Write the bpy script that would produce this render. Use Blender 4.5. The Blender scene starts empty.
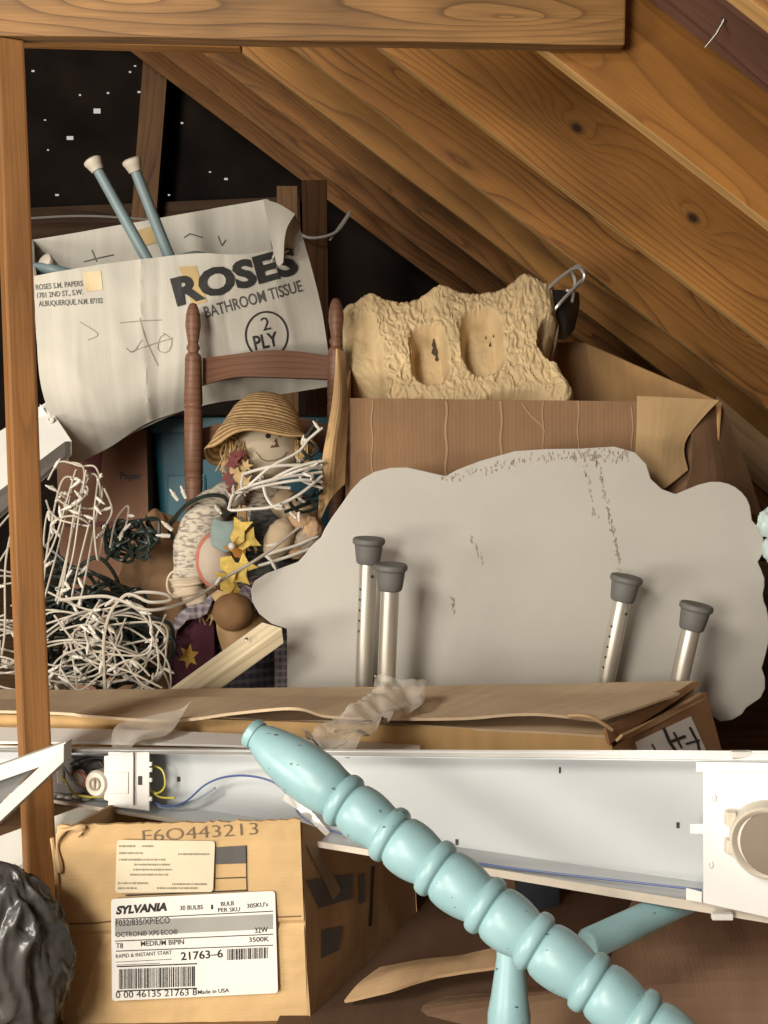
import bpy, bmesh, math, random
from mathutils import Vector, Matrix, noise
from mathutils.bvhtree import BVHTree

# ------------------------------------------------------------------ camera, light, exposure
scene = bpy.context.scene
COL = scene.collection
F_PX = 1100.0
CAM = Vector((0.0, 0.0, 0.9))
PITCH = math.radians(6.0)
FWD = Vector((0, math.cos(PITCH), -math.sin(PITCH)))
UPV = Vector((0, math.sin(PITCH), math.cos(PITCH)))
RGT = Vector((1, 0, 0))

cam_data = bpy.data.cameras.new('camera')
cam = bpy.data.objects.new('camera', cam_data)
COL.objects.link(cam)
cam.location = CAM
cam.rotation_euler = (math.radians(90) - PITCH, 0, 0)
cam_data.sensor_fit = 'VERTICAL'
cam_data.sensor_height = 24.0
cam_data.lens = 24.0 * F_PX / 1024.0
cam_data.clip_start = 0.02
scene.camera = cam

scene.view_settings.view_transform = 'Standard'
scene.view_settings.look = 'None'
scene.view_settings.gamma = 1.0
scene.view_settings.use_curve_mapping = False
scene.view_settings.exposure = 0.04

scene.cycles.transparent_max_bounces = 24
world = bpy.data.worlds.new('daylight')
scene.world = world
world.use_nodes = True
wn = world.node_tree
wn.nodes['Background'].inputs['Color'].default_value = (1.0, 0.93, 0.82, 1)
wn.nodes['Background'].inputs['Strength'].default_value = 0.55

def area_light(name, loc, target, size, power, color):
    d = bpy.data.lights.new(name, 'AREA')
    d.shape = 'RECTANGLE'; d.size = size[0]; d.size_y = size[1]
    d.energy = power; d.color = color
    o = bpy.data.objects.new(name, d); COL.objects.link(o)
    o.location = loc
    o.rotation_euler = (Vector(target) - Vector(loc)).to_track_quat('-Z', 'Y').to_euler()
    return o
area_light('window_daylight', (-2.1, -1.8, 2.75), (0.25, 2.4, 0.75), (0.9, 0.9), 120, (1.0, 0.94, 0.84))
area_light('front_fill', (-2.3, -3.1, 1.25), (0.1, 2.2, 0.9), (1.2, 1.5), 165, (1.0, 0.94, 0.85))  # added frontal fill behind the camera, evens out the rafter faces
area_light('low_fill', (-2.4, 0.1, 0.40), (0.7, 2.6, 1.7), (1.0, 0.5), 52, (1.0, 0.93, 0.82))  # added low fill from the left to brighten the rafter undersides

# ------------------------------------------------------------------ pixel helpers
def ray(px, py):
    return FWD + RGT * ((px - 384.0) / F_PX) + UPV * ((512.0 - py) / F_PX)
def at(px, py, Y):
    d = ray(px, py)
    return CAM + d * (Y / d.y)
def px_of(p):
    q = p - CAM
    w = q.dot(FWD)
    return 384 + F_PX * q.dot(RGT) / w, 512 - F_PX * q.dot(UPV) / w
def V(*a): return Vector(a)

# ------------------------------------------------------------------ materials
MATS = {}
def new_mat(name):
    m = bpy.data.materials.new(name); m.use_nodes = True
    nt = m.node_tree
    b = nt.nodes['Principled BSDF']
    return m, nt, b
def nd(nt, t, **kw):
    n = nt.nodes.new(t)
    for k, v in kw.items():
        if k.startswith('i_'): n.inputs[k[2:].replace('_', ' ')].default_value = v
        else: setattr(n, k, v)
    return n
def mth(nt, op, a, b=None, c=None):
    n = nt.nodes.new('ShaderNodeMath'); n.operation = op
    for i, x in enumerate((a, b, c)):
        if x is None: continue
        if isinstance(x, (int, float)): n.inputs[i].default_value = x
        else: nt.links.new(x, n.inputs[i])
    return n.outputs[0]
def ramp(nt, src, stops, interp='LINEAR'):
    r = nt.nodes.new('ShaderNodeValToRGB'); r.color_ramp.interpolation = interp
    e = r.color_ramp.elements
    e[0].position = stops[0][0]; e[0].color = (*stops[0][1], 1)
    e[1].position = stops[-1][0]; e[1].color = (*stops[-1][1], 1)
    for p, c in stops[1:-1]:
        x = e.new(p); x.color = (*c, 1)
    nt.links.new(src, r.inputs['Fac'])
    return r.outputs['Color']
def mix(nt, fac, a, b, mode='MIX'):
    n = nt.nodes.new('ShaderNodeMix'); n.data_type = 'RGBA'; n.blend_type = mode
    for i, x in ((0, fac), (6, a), (7, b)):
        if isinstance(x, (int, float)): n.inputs[i].default_value = x
        elif isinstance(x, tuple): n.inputs[i].default_value = (*x, 1)
        else: nt.links.new(x, n.inputs[i])
    return n.outputs[2]
def bump(nt, b, h, strength, dist):
    n = nt.nodes.new('ShaderNodeBump'); n.inputs['Strength'].default_value = strength
    n.inputs['Distance'].default_value = dist
    nt.links.new(h, n.inputs['Height']); nt.links.new(n.outputs[0], b.inputs['Normal'])

def plain(name, col, rough=0.6, metal=0.0, var=0.12, scale=9.0, bmp=0.0, bscale=60, spec=None, trans=0.0, alpha=1.0, dark=None):
    m, nt, b = new_mat(name)
    tc = nd(nt, 'ShaderNodeTexCoord')
    n = nd(nt, 'ShaderNodeTexNoise'); n.inputs['Scale'].default_value = scale; n.inputs['Detail'].default_value = 5
    nt.links.new(tc.outputs['Object'], n.inputs['Vector'])
    lo = dark if dark else tuple(c * (1 - var) for c in col)
    hi = tuple(min(1, c * (1 + var * 0.6)) for c in col)
    c = ramp(nt, n.outputs['Fac'], [(0.3, lo), (0.65, hi)])
    nt.links.new(c, b.inputs['Base Color'])
    b.inputs['Roughness'].default_value = rough
    b.inputs['Metallic'].default_value = metal
    if spec is not None: b.inputs['Specular IOR Level'].default_value = spec
    if trans: b.inputs['Transmission Weight'].default_value = trans
    if alpha < 1: b.inputs['Alpha'].default_value = alpha
    if bmp:
        n2 = nd(nt, 'ShaderNodeTexNoise'); n2.inputs['Scale'].default_value = bscale; n2.inputs['Detail'].default_value = 4
        nt.links.new(tc.outputs['Object'], n2.inputs['Vector'])
        bump(nt, b, n2.outputs['Fac'], bmp, 0.002)
    return m

def wood(name, light, dark, K=70.0, knots=(), n1=2.2, rough=0.6, fiber=0.25, off=0.0, stain=0.35, cont=1.0):
    """board seen in its own UV metres: u along the grain, v across; growth lines are contours of a field"""
    m, nt, b = new_mat(name)
    uv = nd(nt, 'ShaderNodeUVMap')
    sp = nd(nt, 'ShaderNodeSeparateXYZ'); nt.links.new(uv.outputs[0], sp.inputs[0])
    u, v = sp.outputs[0], sp.outputs[1]
    cb = nd(nt, 'ShaderNodeCombineXYZ')
    nt.links.new(mth(nt, 'MULTIPLY', u, 0.9), cb.inputs[0]); nt.links.new(mth(nt, 'MULTIPLY', v, 6.0), cb.inputs[1])
    cb.inputs[2].default_value = off
    nz = nd(nt, 'ShaderNodeTexNoise'); nz.inputs['Scale'].default_value = 1.6; nz.inputs['Detail'].default_value = 1.5
    nt.links.new(cb.outputs[0], nz.inputs['Vector'])
    field = mth(nt, 'ADD', mth(nt, 'MULTIPLY', v, K), mth(nt, 'MULTIPLY', nz.outputs['Fac'], n1))
    ky = None
    for (ku, kv, A, a, bb, isk) in knots:
        du = mth(nt, 'DIVIDE', mth(nt, 'SUBTRACT', u, ku), a)
        dv = mth(nt, 'DIVIDE', mth(nt, 'SUBTRACT', v, kv), bb)
        r2 = mth(nt, 'ADD', mth(nt, 'MULTIPLY', du, du), mth(nt, 'MULTIPLY', dv, dv))
        g = mth(nt, 'POWER', 2.718, mth(nt, 'MULTIPLY', mth(nt, 'SQRT', r2), -1.0))
        field = mth(nt, 'ADD', field, mth(nt, 'MULTIPLY', g, A))
        if isk:
            du2 = mth(nt, 'DIVIDE', mth(nt, 'SUBTRACT', u, ku), 0.021)
            dv2 = mth(nt, 'DIVIDE', mth(nt, 'SUBTRACT', v, kv), 0.014)
            rr = mth(nt, 'SQRT', mth(nt, 'ADD', mth(nt, 'MULTIPLY', du2, du2), mth(nt, 'MULTIPLY', dv2, dv2)))
            q = mth(nt, 'LESS_THAN', rr, 1.0)
            q = mth(nt, 'SUBTRACT', 1.0, mth(nt, 'SMOOTH_MIN', rr, 1.0, 0.35))
            q = mth(nt, 'MULTIPLY', q, 1.6)
            ky = q if ky is None else mth(nt, 'MAXIMUM', ky, q)
    fr = mth(nt, 'FRACT', field)
    mid = tuple(0.5 * a_ + 0.5 * d_ for a_, d_ in zip(light, dark))
    dk = tuple((1 - 0.8 * cont) * a_ + 0.8 * cont * d_ for a_, d_ in zip(light, dark))
    c = ramp(nt, fr, [(0.0, light), (0.45, light), (0.8, tuple(0.6 * a_ + 0.4 * d_ for a_, d_ in zip(light, dk))), (0.94, dk), (1.0, light)])
    cvar = ramp(nt, nz.outputs['Fac'], [(0.3, (0.5,) * 3), (0.55, (1.0,) * 3)])
    c = mix(nt, cvar, tuple(0.82 * a_ + 0.18 * d_ for a_, d_ in zip(light, dk)), c)
    cb2 = nd(nt, 'ShaderNodeCombineXYZ')
    nt.links.new(mth(nt, 'MULTIPLY', u, 7.0), cb2.inputs[0]); nt.links.new(mth(nt, 'MULTIPLY', v, 260.0), cb2.inputs[1])
    nf = nd(nt, 'ShaderNodeTexNoise'); nf.inputs['Scale'].default_value = 1.0; nf.inputs['Detail'].default_value = 3
    nt.links.new(cb2.outputs[0], nf.inputs['Vector'])
    fib = ramp(nt, nf.outputs['Fac'], [(0.3, (1 - fiber,) * 3), (0.7, (1.06,) * 3)])
    c = mix(nt, 1.0, c, fib, 'MULTIPLY')
    cb3 = nd(nt, 'ShaderNodeCombineXYZ')
    nt.links.new(mth(nt, 'MULTIPLY', u, 1.0), cb3.inputs[0]); nt.links.new(mth(nt, 'MULTIPLY', v, 2.5), cb3.inputs[1]); cb3.inputs[2].default_value = off + 3
    ns = nd(nt, 'ShaderNodeTexNoise'); ns.inputs['Scale'].default_value = 2.6; ns.inputs['Detail'].default_value = 3
    nt.links.new(cb3.outputs[0], ns.inputs['Vector'])
    st = ramp(nt, ns.outputs['Fac'], [(0.3, (1 - stain,) * 3), (0.62, (1.0,) * 3)])
    c = mix(nt, 1.0, c, st, 'MULTIPLY')
    if ky is not None:
        c = mix(nt, ky, c, (0.035, 0.014, 0.006))
        n_ = c.node; n_.clamp_factor = True
    nt.links.new(c, b.inputs['Base Color'])
    b.inputs['Roughness'].default_value = rough
    b.inputs['Specular IOR Level'].default_value = 0.3 if light[0] > 0.15 else 0.06
    bump(nt, b, nf.outputs['Fac'], 0.25, 0.0015)
    return m

def cardboard(name, col, flute=200.0, axis='u', stain=0.2, bstr=0.12, rough=0.8):
    m, nt, b = new_mat(name)
    uv = nd(nt, 'ShaderNodeUVMap')
    sp = nd(nt, 'ShaderNodeSeparateXYZ'); nt.links.new(uv.outputs[0], sp.inputs[0])
    a = sp.outputs[0 if axis == 'u' else 1]
    s = mth(nt, 'SINE', mth(nt, 'MULTIPLY', a, flute * 6.283))
    tc = nd(nt, 'ShaderNodeTexCoord')
    n = nd(nt, 'ShaderNodeTexNoise'); n.inputs['Scale'].default_value = 5; n.inputs['Detail'].default_value = 6
    nt.links.new(tc.outputs['Object'], n.inputs['Vector'])
    c = ramp(nt, n.outputs['Fac'], [(0.3, tuple(x * (1 - stain) for x in col)), (0.6, col), (0.85, tuple(min(1, x * 1.08) for x in col))])
    cb = nd(nt, 'ShaderNodeCombineXYZ'); nt.links.new(mth(nt, 'MULTIPLY', a, 30.0), cb.inputs[0])
    n3 = nd(nt, 'ShaderNodeTexNoise'); n3.inputs['Scale'].default_value = 1.0; n3.inputs['Detail'].default_value = 2
    nt.links.new(cb.outputs[0], n3.inputs['Vector'])
    c = mix(nt, 1.0, c, ramp(nt, n3.outputs['Fac'], [(0.3, (0.90,) * 3), (0.7, (1.04,) * 3)]), 'MULTIPLY')
    nt.links.new(c, b.inputs['Base Color'])
    b.inputs['Roughness'].default_value = rough
    b.inputs['Specular IOR Level'].default_value = 0.25
    n2 = nd(nt, 'ShaderNodeTexNoise'); n2.inputs['Scale'].default_value = 40; n2.inputs['Detail'].default_value = 4
    nt.links.new(tc.outputs['Object'], n2.inputs['Vector'])
    h = mth(nt, 'ADD', mth(nt, 'MULTIPLY', s, 0.10), mth(nt, 'MULTIPLY', n2.outputs['Fac'], 1.2))
    bump(nt, b, h, bstr * 2.4, 0.0012)
    return m

def plaid(name, base, c1, c2, s=55.0):
    m, nt, b = new_mat(name)
    tc = nd(nt, 'ShaderNodeTexCoord')
    sp = nd(nt, 'ShaderNodeSeparateXYZ'); nt.links.new(tc.outputs['Object'], sp.inputs[0])
    fx = mth(nt, 'FRACT', mth(nt, 'MULTIPLY', mth(nt, 'ADD', sp.outputs[0], mth(nt, 'MULTIPLY', sp.outputs[1], 0.7)), s))
    fz = mth(nt, 'FRACT', mth(nt, 'MULTIPLY', sp.outputs[2], s))
    c = mix(nt, mth(nt, 'MULTIPLY', mth(nt, 'LESS_THAN', fx, 0.45), 0.6), base, c1)
    c = mix(nt, mth(nt, 'MULTIPLY', mth(nt, 'LESS_THAN', fz, 0.4), 0.6), c, c2)
    nt.links.new(c, b.inputs['Base Color'])
    b.inputs['Roughness'].default_value = 0.9
    return m

def printed_fabric(name, base, ink):
    m, nt, b = new_mat(name)
    tc = nd(nt, 'ShaderNodeTexCoord')
    mp = nd(nt, 'ShaderNodeMapping'); mp.inputs['Scale'].default_value = (60, 60, 190)
    nt.links.new(tc.outputs['Object'], mp.inputs[0])
    n = nd(nt, 'ShaderNodeTexNoise'); n.inputs['Scale'].default_value = 1; n.inputs['Detail'].default_value = 2
    nt.links.new(mp.outputs[0], n.inputs['Vector'])
    c = ramp(nt, n.outputs['Fac'], [(0.38, ink), (0.52, base), (0.8, tuple(min(1, x * 1.1) for x in base))])
    nt.links.new(c, b.inputs['Base Color'])
    b.inputs['Roughness'].default_value = 0.9
    bump(nt, b, n.outputs['Fac'], 0.3, 0.002)
    return m

def ribbed(name, c1, c2, scale, rough=0.8):
    """woven straw: rows that follow v of the UV"""
    m, nt, b = new_mat(name)
    uv = nd(nt, 'ShaderNodeUVMap')
    sp = nd(nt, 'ShaderNodeSeparateXYZ'); nt.links.new(uv.outputs[0], sp.inputs[0])
    tc = nd(nt, 'ShaderNodeTexCoord')
    n = nd(nt, 'ShaderNodeTexNoise'); n.inputs['Scale'].default_value = 70; n.inputs['Detail'].default_value = 3
    nt.links.new(tc.outputs['Object'], n.inputs['Vector'])
    s = mth(nt, 'SINE', mth(nt, 'ADD', mth(nt, 'MULTIPLY', sp.outputs[1], scale), mth(nt, 'MULTIPLY', n.outputs['Fac'], 2.5)))
    f = mth(nt, 'ADD', mth(nt, 'MULTIPLY', s, 0.35), n.outputs['Fac'])
    c = ramp(nt, f, [(0.25, c2), (0.7, c1)])
    nt.links.new(c, b.inputs['Base Color'])
    b.inputs['Roughness'].default_value = rough
    bump(nt, b, f, 0.7, 0.003)
    return m

# ------------------------------------------------------------------ mesh builder
class MB:
    def __init__(s): s.v = []; s.f = []; s.uv = []
    def vert(s, p): s.v.append(Vector(p)); return len(s.v) - 1
    def face(s, idx, uvs=None):
        s.f.append(tuple(idx)); s.uv.append(uvs if uvs else [(0, 0)] * len(idx))
    def quad(s, a, b, c, d, uvs=None):
        i = [s.vert(p) for p in (a, b, c, d)]
        if uvs is None:
            w = (Vector(b) - Vector(a)).length; h = (Vector(d) - Vector(a)).length
            uvs = [(0, 0), (w, 0), (w, h), (0, h)]
        s.face(i, uvs)
    def grid(s, P, U=None, closed_u=False, flip=False):
        """P[j][i] points"""
        nv, nu = len(P), len(P[0])
        base = len(s.v)
        for row in P:
            for p in row: s.v.append(Vector(p))
        if U is None:
            # arc-length uv
            U = []
            for j in range(nv):
                acc = 0; row = []
                for i in range(nu + (1 if closed_u else 0)):
                    if i: acc += (Vector(P[j][i % nu]) - Vector(P[j][i - 1])).length
                    row.append(acc)
                U.append(row)
            vv = [0]
            for j in range(1, nv): vv.append(vv[-1] + (Vector(P[j][nu // 2]) - Vector(P[j - 1][nu // 2])).length)
            U = [[(U[nv // 2][i], vv[j]) for i in range(len(U[j]))] for j in range(nv)]
        for j in range(nv - 1):
            for i in range(nu if closed_u else nu - 1):
                i2 = (i + 1) % nu
                q = [base + j * nu + i, base + j * nu + i2, base + (j + 1) * nu + i2, base + (j + 1) * nu + i]
                uq = [U[j][i], U[j][i + 1], U[j + 1][i + 1], U[j + 1][i]]
                if flip: q = q[::-1]; uq = uq[::-1]
                s.face(q, uq)
    def slab(s, P, th, toward=None):
        """grid of points with thickness th, pushed away from the camera side (away from 'toward')"""
        nv, nu = len(P), len(P[0])
        toward = toward or CAM
        N = [[None] * nu for _ in range(nv)]
        for j in range(nv):
            for i in range(nu):
                a = Vector(P[j][min(i + 1, nu - 1)]) - Vector(P[j][max(i - 1, 0)])
                b = Vector(P[min(j + 1, nv - 1)][i]) - Vector(P[max(j - 1, 0)][i])
                n = a.cross(b)
                n = n.normalized() if n.length > 1e-12 else Vector((0, -1, 0))
                N[j][i] = n
        sgn = 1
        c = Vector(P[nv // 2][nu // 2])
        if N[nv // 2][nu // 2].dot(toward - c) < 0: sgn = -1
        Q = [[Vector(P[j][i]) - N[j][i] * (th * sgn) for i in range(nu)] for j in range(nv)]
        s.grid(P, flip=(sgn < 0)); s.grid(Q, flip=(sgn > 0))
        def strip(A, B, fl):
            s.grid([A, B], flip=fl)
        strip([P[0][i] for i in range(nu)], [Q[0][i] for i in range(nu)], sgn > 0)
        strip([P[-1][i] for i in range(nu)], [Q[-1][i] for i in range(nu)], sgn < 0)
        strip([P[j][0] for j in range(nv)], [Q[j][0] for j in range(nv)], sgn < 0)
        strip([P[j][-1] for j in range(nv)], [Q[j][-1] for j in range(nv)], sgn > 0)
    def box(s, c, h, R=None):
        c = Vector(c); R = R or Matrix.Identity(3)
        ax = [R @ Vector((h[0], 0, 0)), R @ Vector((0, h[1], 0)), R @ Vector((0, 0, h[2]))]
        s.hexa([c - ax[0] - ax[1] - ax[2], c + ax[0] - ax[1] - ax[2], c + ax[0] + ax[1] - ax[2], c - ax[0] + ax[1] - ax[2],
                c - ax[0] - ax[1] + ax[2], c + ax[0] - ax[1] + ax[2], c + ax[0] + ax[1] + ax[2], c - ax[0] + ax[1] + ax[2]])
    def hexa(s, p):
        """8 corners: bottom ring 0-3, top ring 4-7"""
        for q in ((3, 2, 1, 0), (4, 5, 6, 7), (0, 1, 5, 4), (1, 2, 6, 5), (2, 3, 7, 6), (3, 0, 4, 7)):
            s.quad(*[p[k] for k in q])
    def beam(s, p0, p1, a, b, u0=0.0, ends=True, seg=1, wob=0.0):
        """board from p0 to p1; cross-section vectors a (wide) and b (thick), p is the corner; uv: u along"""
        p0, p1, a, b = map(Vector, (p0, p1, a, b))
        L = (p1 - p0).length; A = a.length; B = b.length
        ring = lambda p: [p, p + a, p + a + b, p + b]
        prev = None
        offs = [0, A, A + B, 2 * A + B, 2 * A + 2 * B]
        for k in range(seg + 1):
            t = k / seg
            w = Vector((0, 0, 0))
            if wob and 0 < k < seg:
                w = Vector((noise.noise(Vector((t * 3, 1.3, wob * 99))), noise.noise(Vector((t * 3, 7.3, wob * 99))), noise.noise(Vector((t * 3, 4.3, 0))))) * wob
            r = ring(p0.lerp(p1, t) + w)
            idx = [s.vert(x) for x in r]
            if prev:
                for i in range(4):
                    j = (i + 1) % 4
                    u_a, u_b = u0 + L * (k - 1) / seg, u0 + L * t
                    s.face([prev[i], prev[j], idx[j], idx[i]], [(u_a, offs[i]), (u_a, offs[i + 1]), (u_b, offs[i + 1]), (u_b, offs[i])])
            elif ends: s.face(idx[::-1], [(0, 0), (0, B), (A, B), (A, 0)])
            prev = idx
        if ends: s.face(prev, [(0, 0), (A, 0), (A, B), (0, B)])
    def tube(s, pts, r, sides=6, cap=True):
        pts = [Vector(p) for p in pts]
        n = len(pts)
        rr = r if isinstance(r, (list, tuple)) else [r] * n
        t0 = (pts[1] - pts[0]).normalized()
        up = Vector((0, 0, 1)) if abs(t0.z) < 0.9 else Vector((1, 0, 0))
        x = t0.cross(up).normalized()
        rings = []; acc = 0; vs = []
        for k in range(n):
            if k == 0: t = pts[1] - pts[0]
            elif k == n - 1: t = pts[-1] - pts[-2]
            else: t = pts[k + 1] - pts[k - 1]
            t = t.normalized() if t.length > 1e-9 else t0
            x = (x - t * x.dot(t))
            x = x.normalized() if x.length > 1e-6 else t.orthogonal().normalized()
            y = t.cross(x)
            rings.append([pts[k] + (x * math.cos(2 * math.pi * i / sides) + y * math.sin(2 * math.pi * i / sides)) * rr[k] for i in range(sides)])
        base = len(s.v)
        s.grid(rings, closed_u=True)
        if cap:
            s.face([base + i for i in range(sides)][::-1])
            s.face([base + (n - 1) * sides + i for i in range(sides)])
    def lathe(s, p0, axis, prof, sides=32, squash=None, ref=None):
        """prof: (distance along axis, radius)"""
        p0 = Vector(p0); t = Vector(axis).normalized()
        x = (Vector(ref) if ref else t.orthogonal()); x = (x - t * x.dot(t)).normalized(); y = t.cross(x)
        sx, sy = squash or (1, 1)
        rings = [[p0 + t * h + (x * math.cos(2 * math.pi * i / sides) * sx + y * math.sin(2 * math.pi * i / sides) * sy) * max(r, 1e-5) for i in range(sides)] for h, r in prof]
        s.grid(rings, closed_u=True)
    def blob(s, c, r, nu=24, nv=16, fn=None, R=None):
        c = Vector(c); R = R or Matrix.Identity(3)
        rows = []
        for j in range(nv + 1):
            th = math.pi * j / nv
            row = []
            for i in range(nu):
                ph = 2 * math.pi * i / nu
                d = Vector((math.sin(th) * math.cos(ph), math.sin(th) * math.sin(ph), -math.cos(th)))
                k = fn(d) if fn else 1.0
                row.append(c + R @ Vector((d.x * r[0] * k, d.y * r[1] * k, d.z * r[2] * k)))
            rows.append(row)
        s.grid(rings_fix(rows), closed_u=True)
    def poly_prism(s, pts, dvec):
        """closed polygon extruded by dvec (front face = pts)"""
        n = len(pts); dvec = Vector(dvec)
        pts = [Vector(p) for p in pts]
        a = [s.vert(p) for p in pts]; b = [s.vert(p + dvec) for p in pts]
        c0 = pts[0]
        ex = (pts[n // 3] - pts[0]).normalized(); nn = dvec.normalized(); ey = nn.cross(ex)
        uva = [((p - c0).dot(ex), (p - c0).dot(ey)) for p in pts]
        s.face(a, uva); s.face(b[::-1], uva[::-1])
        for i in range(n):
            j = (i + 1) % n
            s.face([a[j], a[i], b[i], b[j]], [(0, 0), (0.01, 0), (0.01, 0.01), (0, 0.01)])
    def mesh(s, name, off=Vector((0, 0, 0)), smooth=False, bevel=0.0, angle=None, keepfaces=False):
        me = bpy.data.meshes.new(name)
        me.from_pydata([tuple(p - off) for p in s.v], [], s.f)
        uvl = me.uv_layers.new(name='UVMap')
        k = 0
        data = uvl.data
        for fuv in s.uv:
            for q in fuv:
                data[k].uv = q; k += 1
        bm = bmesh.new(); bm.from_mesh(me)
        if not keepfaces:
            bmesh.ops.remove_doubles(bm, verts=bm.verts, dist=1e-5)
            bmesh.ops.recalc_face_normals(bm, faces=bm.faces)
        if bevel:
            bmesh.ops.bevel(bm, geom=[e for e in bm.edges if len(e.link_faces) == 2 and e.calc_face_angle(0) > 0.6], offset=bevel, segments=2, affect='EDGES', profile=0.6)
        if smooth:
            lim = angle if angle is not None else 0.7
            for f in bm.faces: f.smooth = True
            for e in bm.edges:
                if len(e.link_faces) == 2 and e.calc_face_angle(0) > lim: e.smooth = False
        bm.to_mesh(me); bm.free()
        return me
def rings_fix(rows): return rows

ROOT = {}
def thing(name, label, cat, loc, group=None):
    o = bpy.data.objects.new(name, None); COL.objects.link(o)
    o.empty_display_size = 0.05
    o.location = loc; o['label'] = label; o['category'] = cat
    if group: o['group'] = group
    ROOT[o.name] = Vector(loc)
    return o
def part(name, mb, mat, parent, label=None, smooth=False, bevel=0.0, angle=None, kind=None):
    off = ROOT[parent.name]
    me = mb.mesh(name, off, smooth, bevel, angle)
    o = bpy.data.objects.new(name, me); COL.objects.link(o)
    o.parent = parent
    me.materials.append(mat)
    ROOT[o.name] = off
    if label: o['label'] = label
    if kind: o['kind'] = kind
    return o
def single(name, mb, mat, label, cat, group=None, smooth=False, bevel=0.0, angle=None, kind=None):
    xs = [p.x for p in mb.v]; ys = [p.y for p in mb.v]; zs = [p.z for p in mb.v]
    loc = Vector(((min(xs) + max(xs)) / 2, (min(ys) + max(ys)) / 2, min(zs)))
    me = mb.mesh(name, loc, smooth, bevel, angle)
    o = bpy.data.objects.new(name, me); COL.objects.link(o); o.location = loc
    me.materials.append(mat)
    ROOT[o.name] = loc
    o['label'] = label; o['category'] = cat
    if group: o['group'] = group
    if kind: o['kind'] = kind
    return o
def struct(name, mb, mat, bevel=0.0):
    me = mb.mesh(name, bevel=bevel)
    o = bpy.data.objects.new(name, me); COL.objects.link(o); me.materials.append(mat)
    o['kind'] = 'structure'; ROOT[o.name] = Vector((0, 0, 0))
    return o

# ------------------------------------------------------------------ surface helpers
def catmull(P, t):
    n = len(P) - 1
    x = max(0.0, min(1.0, t)) * n
    i = min(int(x), n - 1); f = x - i
    p0 = P[max(i - 1, 0)]; p1 = P[i]; p2 = P[i + 1]; p3 = P[min(i + 2, n)]
    return 0.5 * ((2 * p1) + (-p0 + p2) * f + (2 * p0 - 5 * p1 + 4 * p2 - p3) * f * f + (-p0 + 3 * p1 - 3 * p2 + p3) * f ** 3)
def spline(P, n):
    P = [Vector(p) for p in P]
    return [catmull(P, k / (n - 1)) for k in range(n)]
def closed_spline(P, n):
    P = [Vector(p) for p in P]
    m = len(P); out = []
    for k in range(n):
        x = k / n * m; i = int(x); f = x - i
        p0, p1, p2, p3 = P[(i - 1) % m], P[i % m], P[(i + 1) % m], P[(i + 2) % m]
        out.append(0.5 * ((2 * p1) + (-p0 + p2) * f + (2 * p0 - 5 * p1 + 4 * p2 - p3) * f * f + (-p0 + 3 * p1 - 3 * p2 + p3) * f ** 3))
    return out
def wpts(L): return [at(*p) for p in L]
def lin(P, t):
    n = len(P) - 1
    x = max(0.0, min(1.0, t)) * n; i = min(int(x), n - 1)
    return P[i].lerp(P[i + 1], x - i)
def loft(rows, nu, nv, amp=0.0, freq=8.0, seed=0.0, curved=True, crease=0.0):
    """rows of (px,py,Y) lists, interpolated to a grid of world points, crumpled a little"""
    W = [wpts(r) for r in rows]
    f = catmull if curved else lin
    G = []
    for j in range(nv):
        tj = j / (nv - 1)
        row = []
        for i in range(nu):
            ti = i / (nu - 1)
            cpts = [f(r, ti) for r in W]
            row.append(f(cpts, tj))
        G.append(row)
    return crumple(G, amp, freq, seed, crease)
def crumple(G, amp, freq, seed=0.0, crease=0.0):
    if not amp and not crease: return G
    nv, nu = len(G), len(G[0])
    c = (G[-1][0] - G[0][0]).cross(G[0][-1] - G[0][0]).normalized()
    out = []
    for j in range(nv):
        row = []
        for i in range(nu):
            p = G[j][i]
            q = p * freq + Vector((seed, seed * 0.37, -seed))
            d = amp * noise.fractal(q, 0.9, 2.1, 3)
            if crease:
                d += crease * (abs(noise.noise(q * 1.7)) * 2 - 0.5)
            row.append(p + c * d)
        out.append(row)
    return out
def sheet(corners, nu, nv, amp=0.0, freq=8.0, seed=0.0, crease=0.0):
    a, b, c, d = corners   # BL BR TR TL as (px,py,Y)
    return loft([[a, b], [d, c]], nu, nv, amp, freq, seed, False, crease)
def wsheet(a, b, c, d, nu, nv, amp=0.0, freq=8.0, seed=0.0, crease=0.0):
    a, b, c, d = map(Vector, (a, b, c, d))
    G = [[a.lerp(b, i / (nu - 1)).lerp(d.lerp(c, i / (nu - 1)), j / (nv - 1)) for i in range(nu)] for j in range(nv)]
    return crumple(G, amp, freq, seed, crease)

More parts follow.
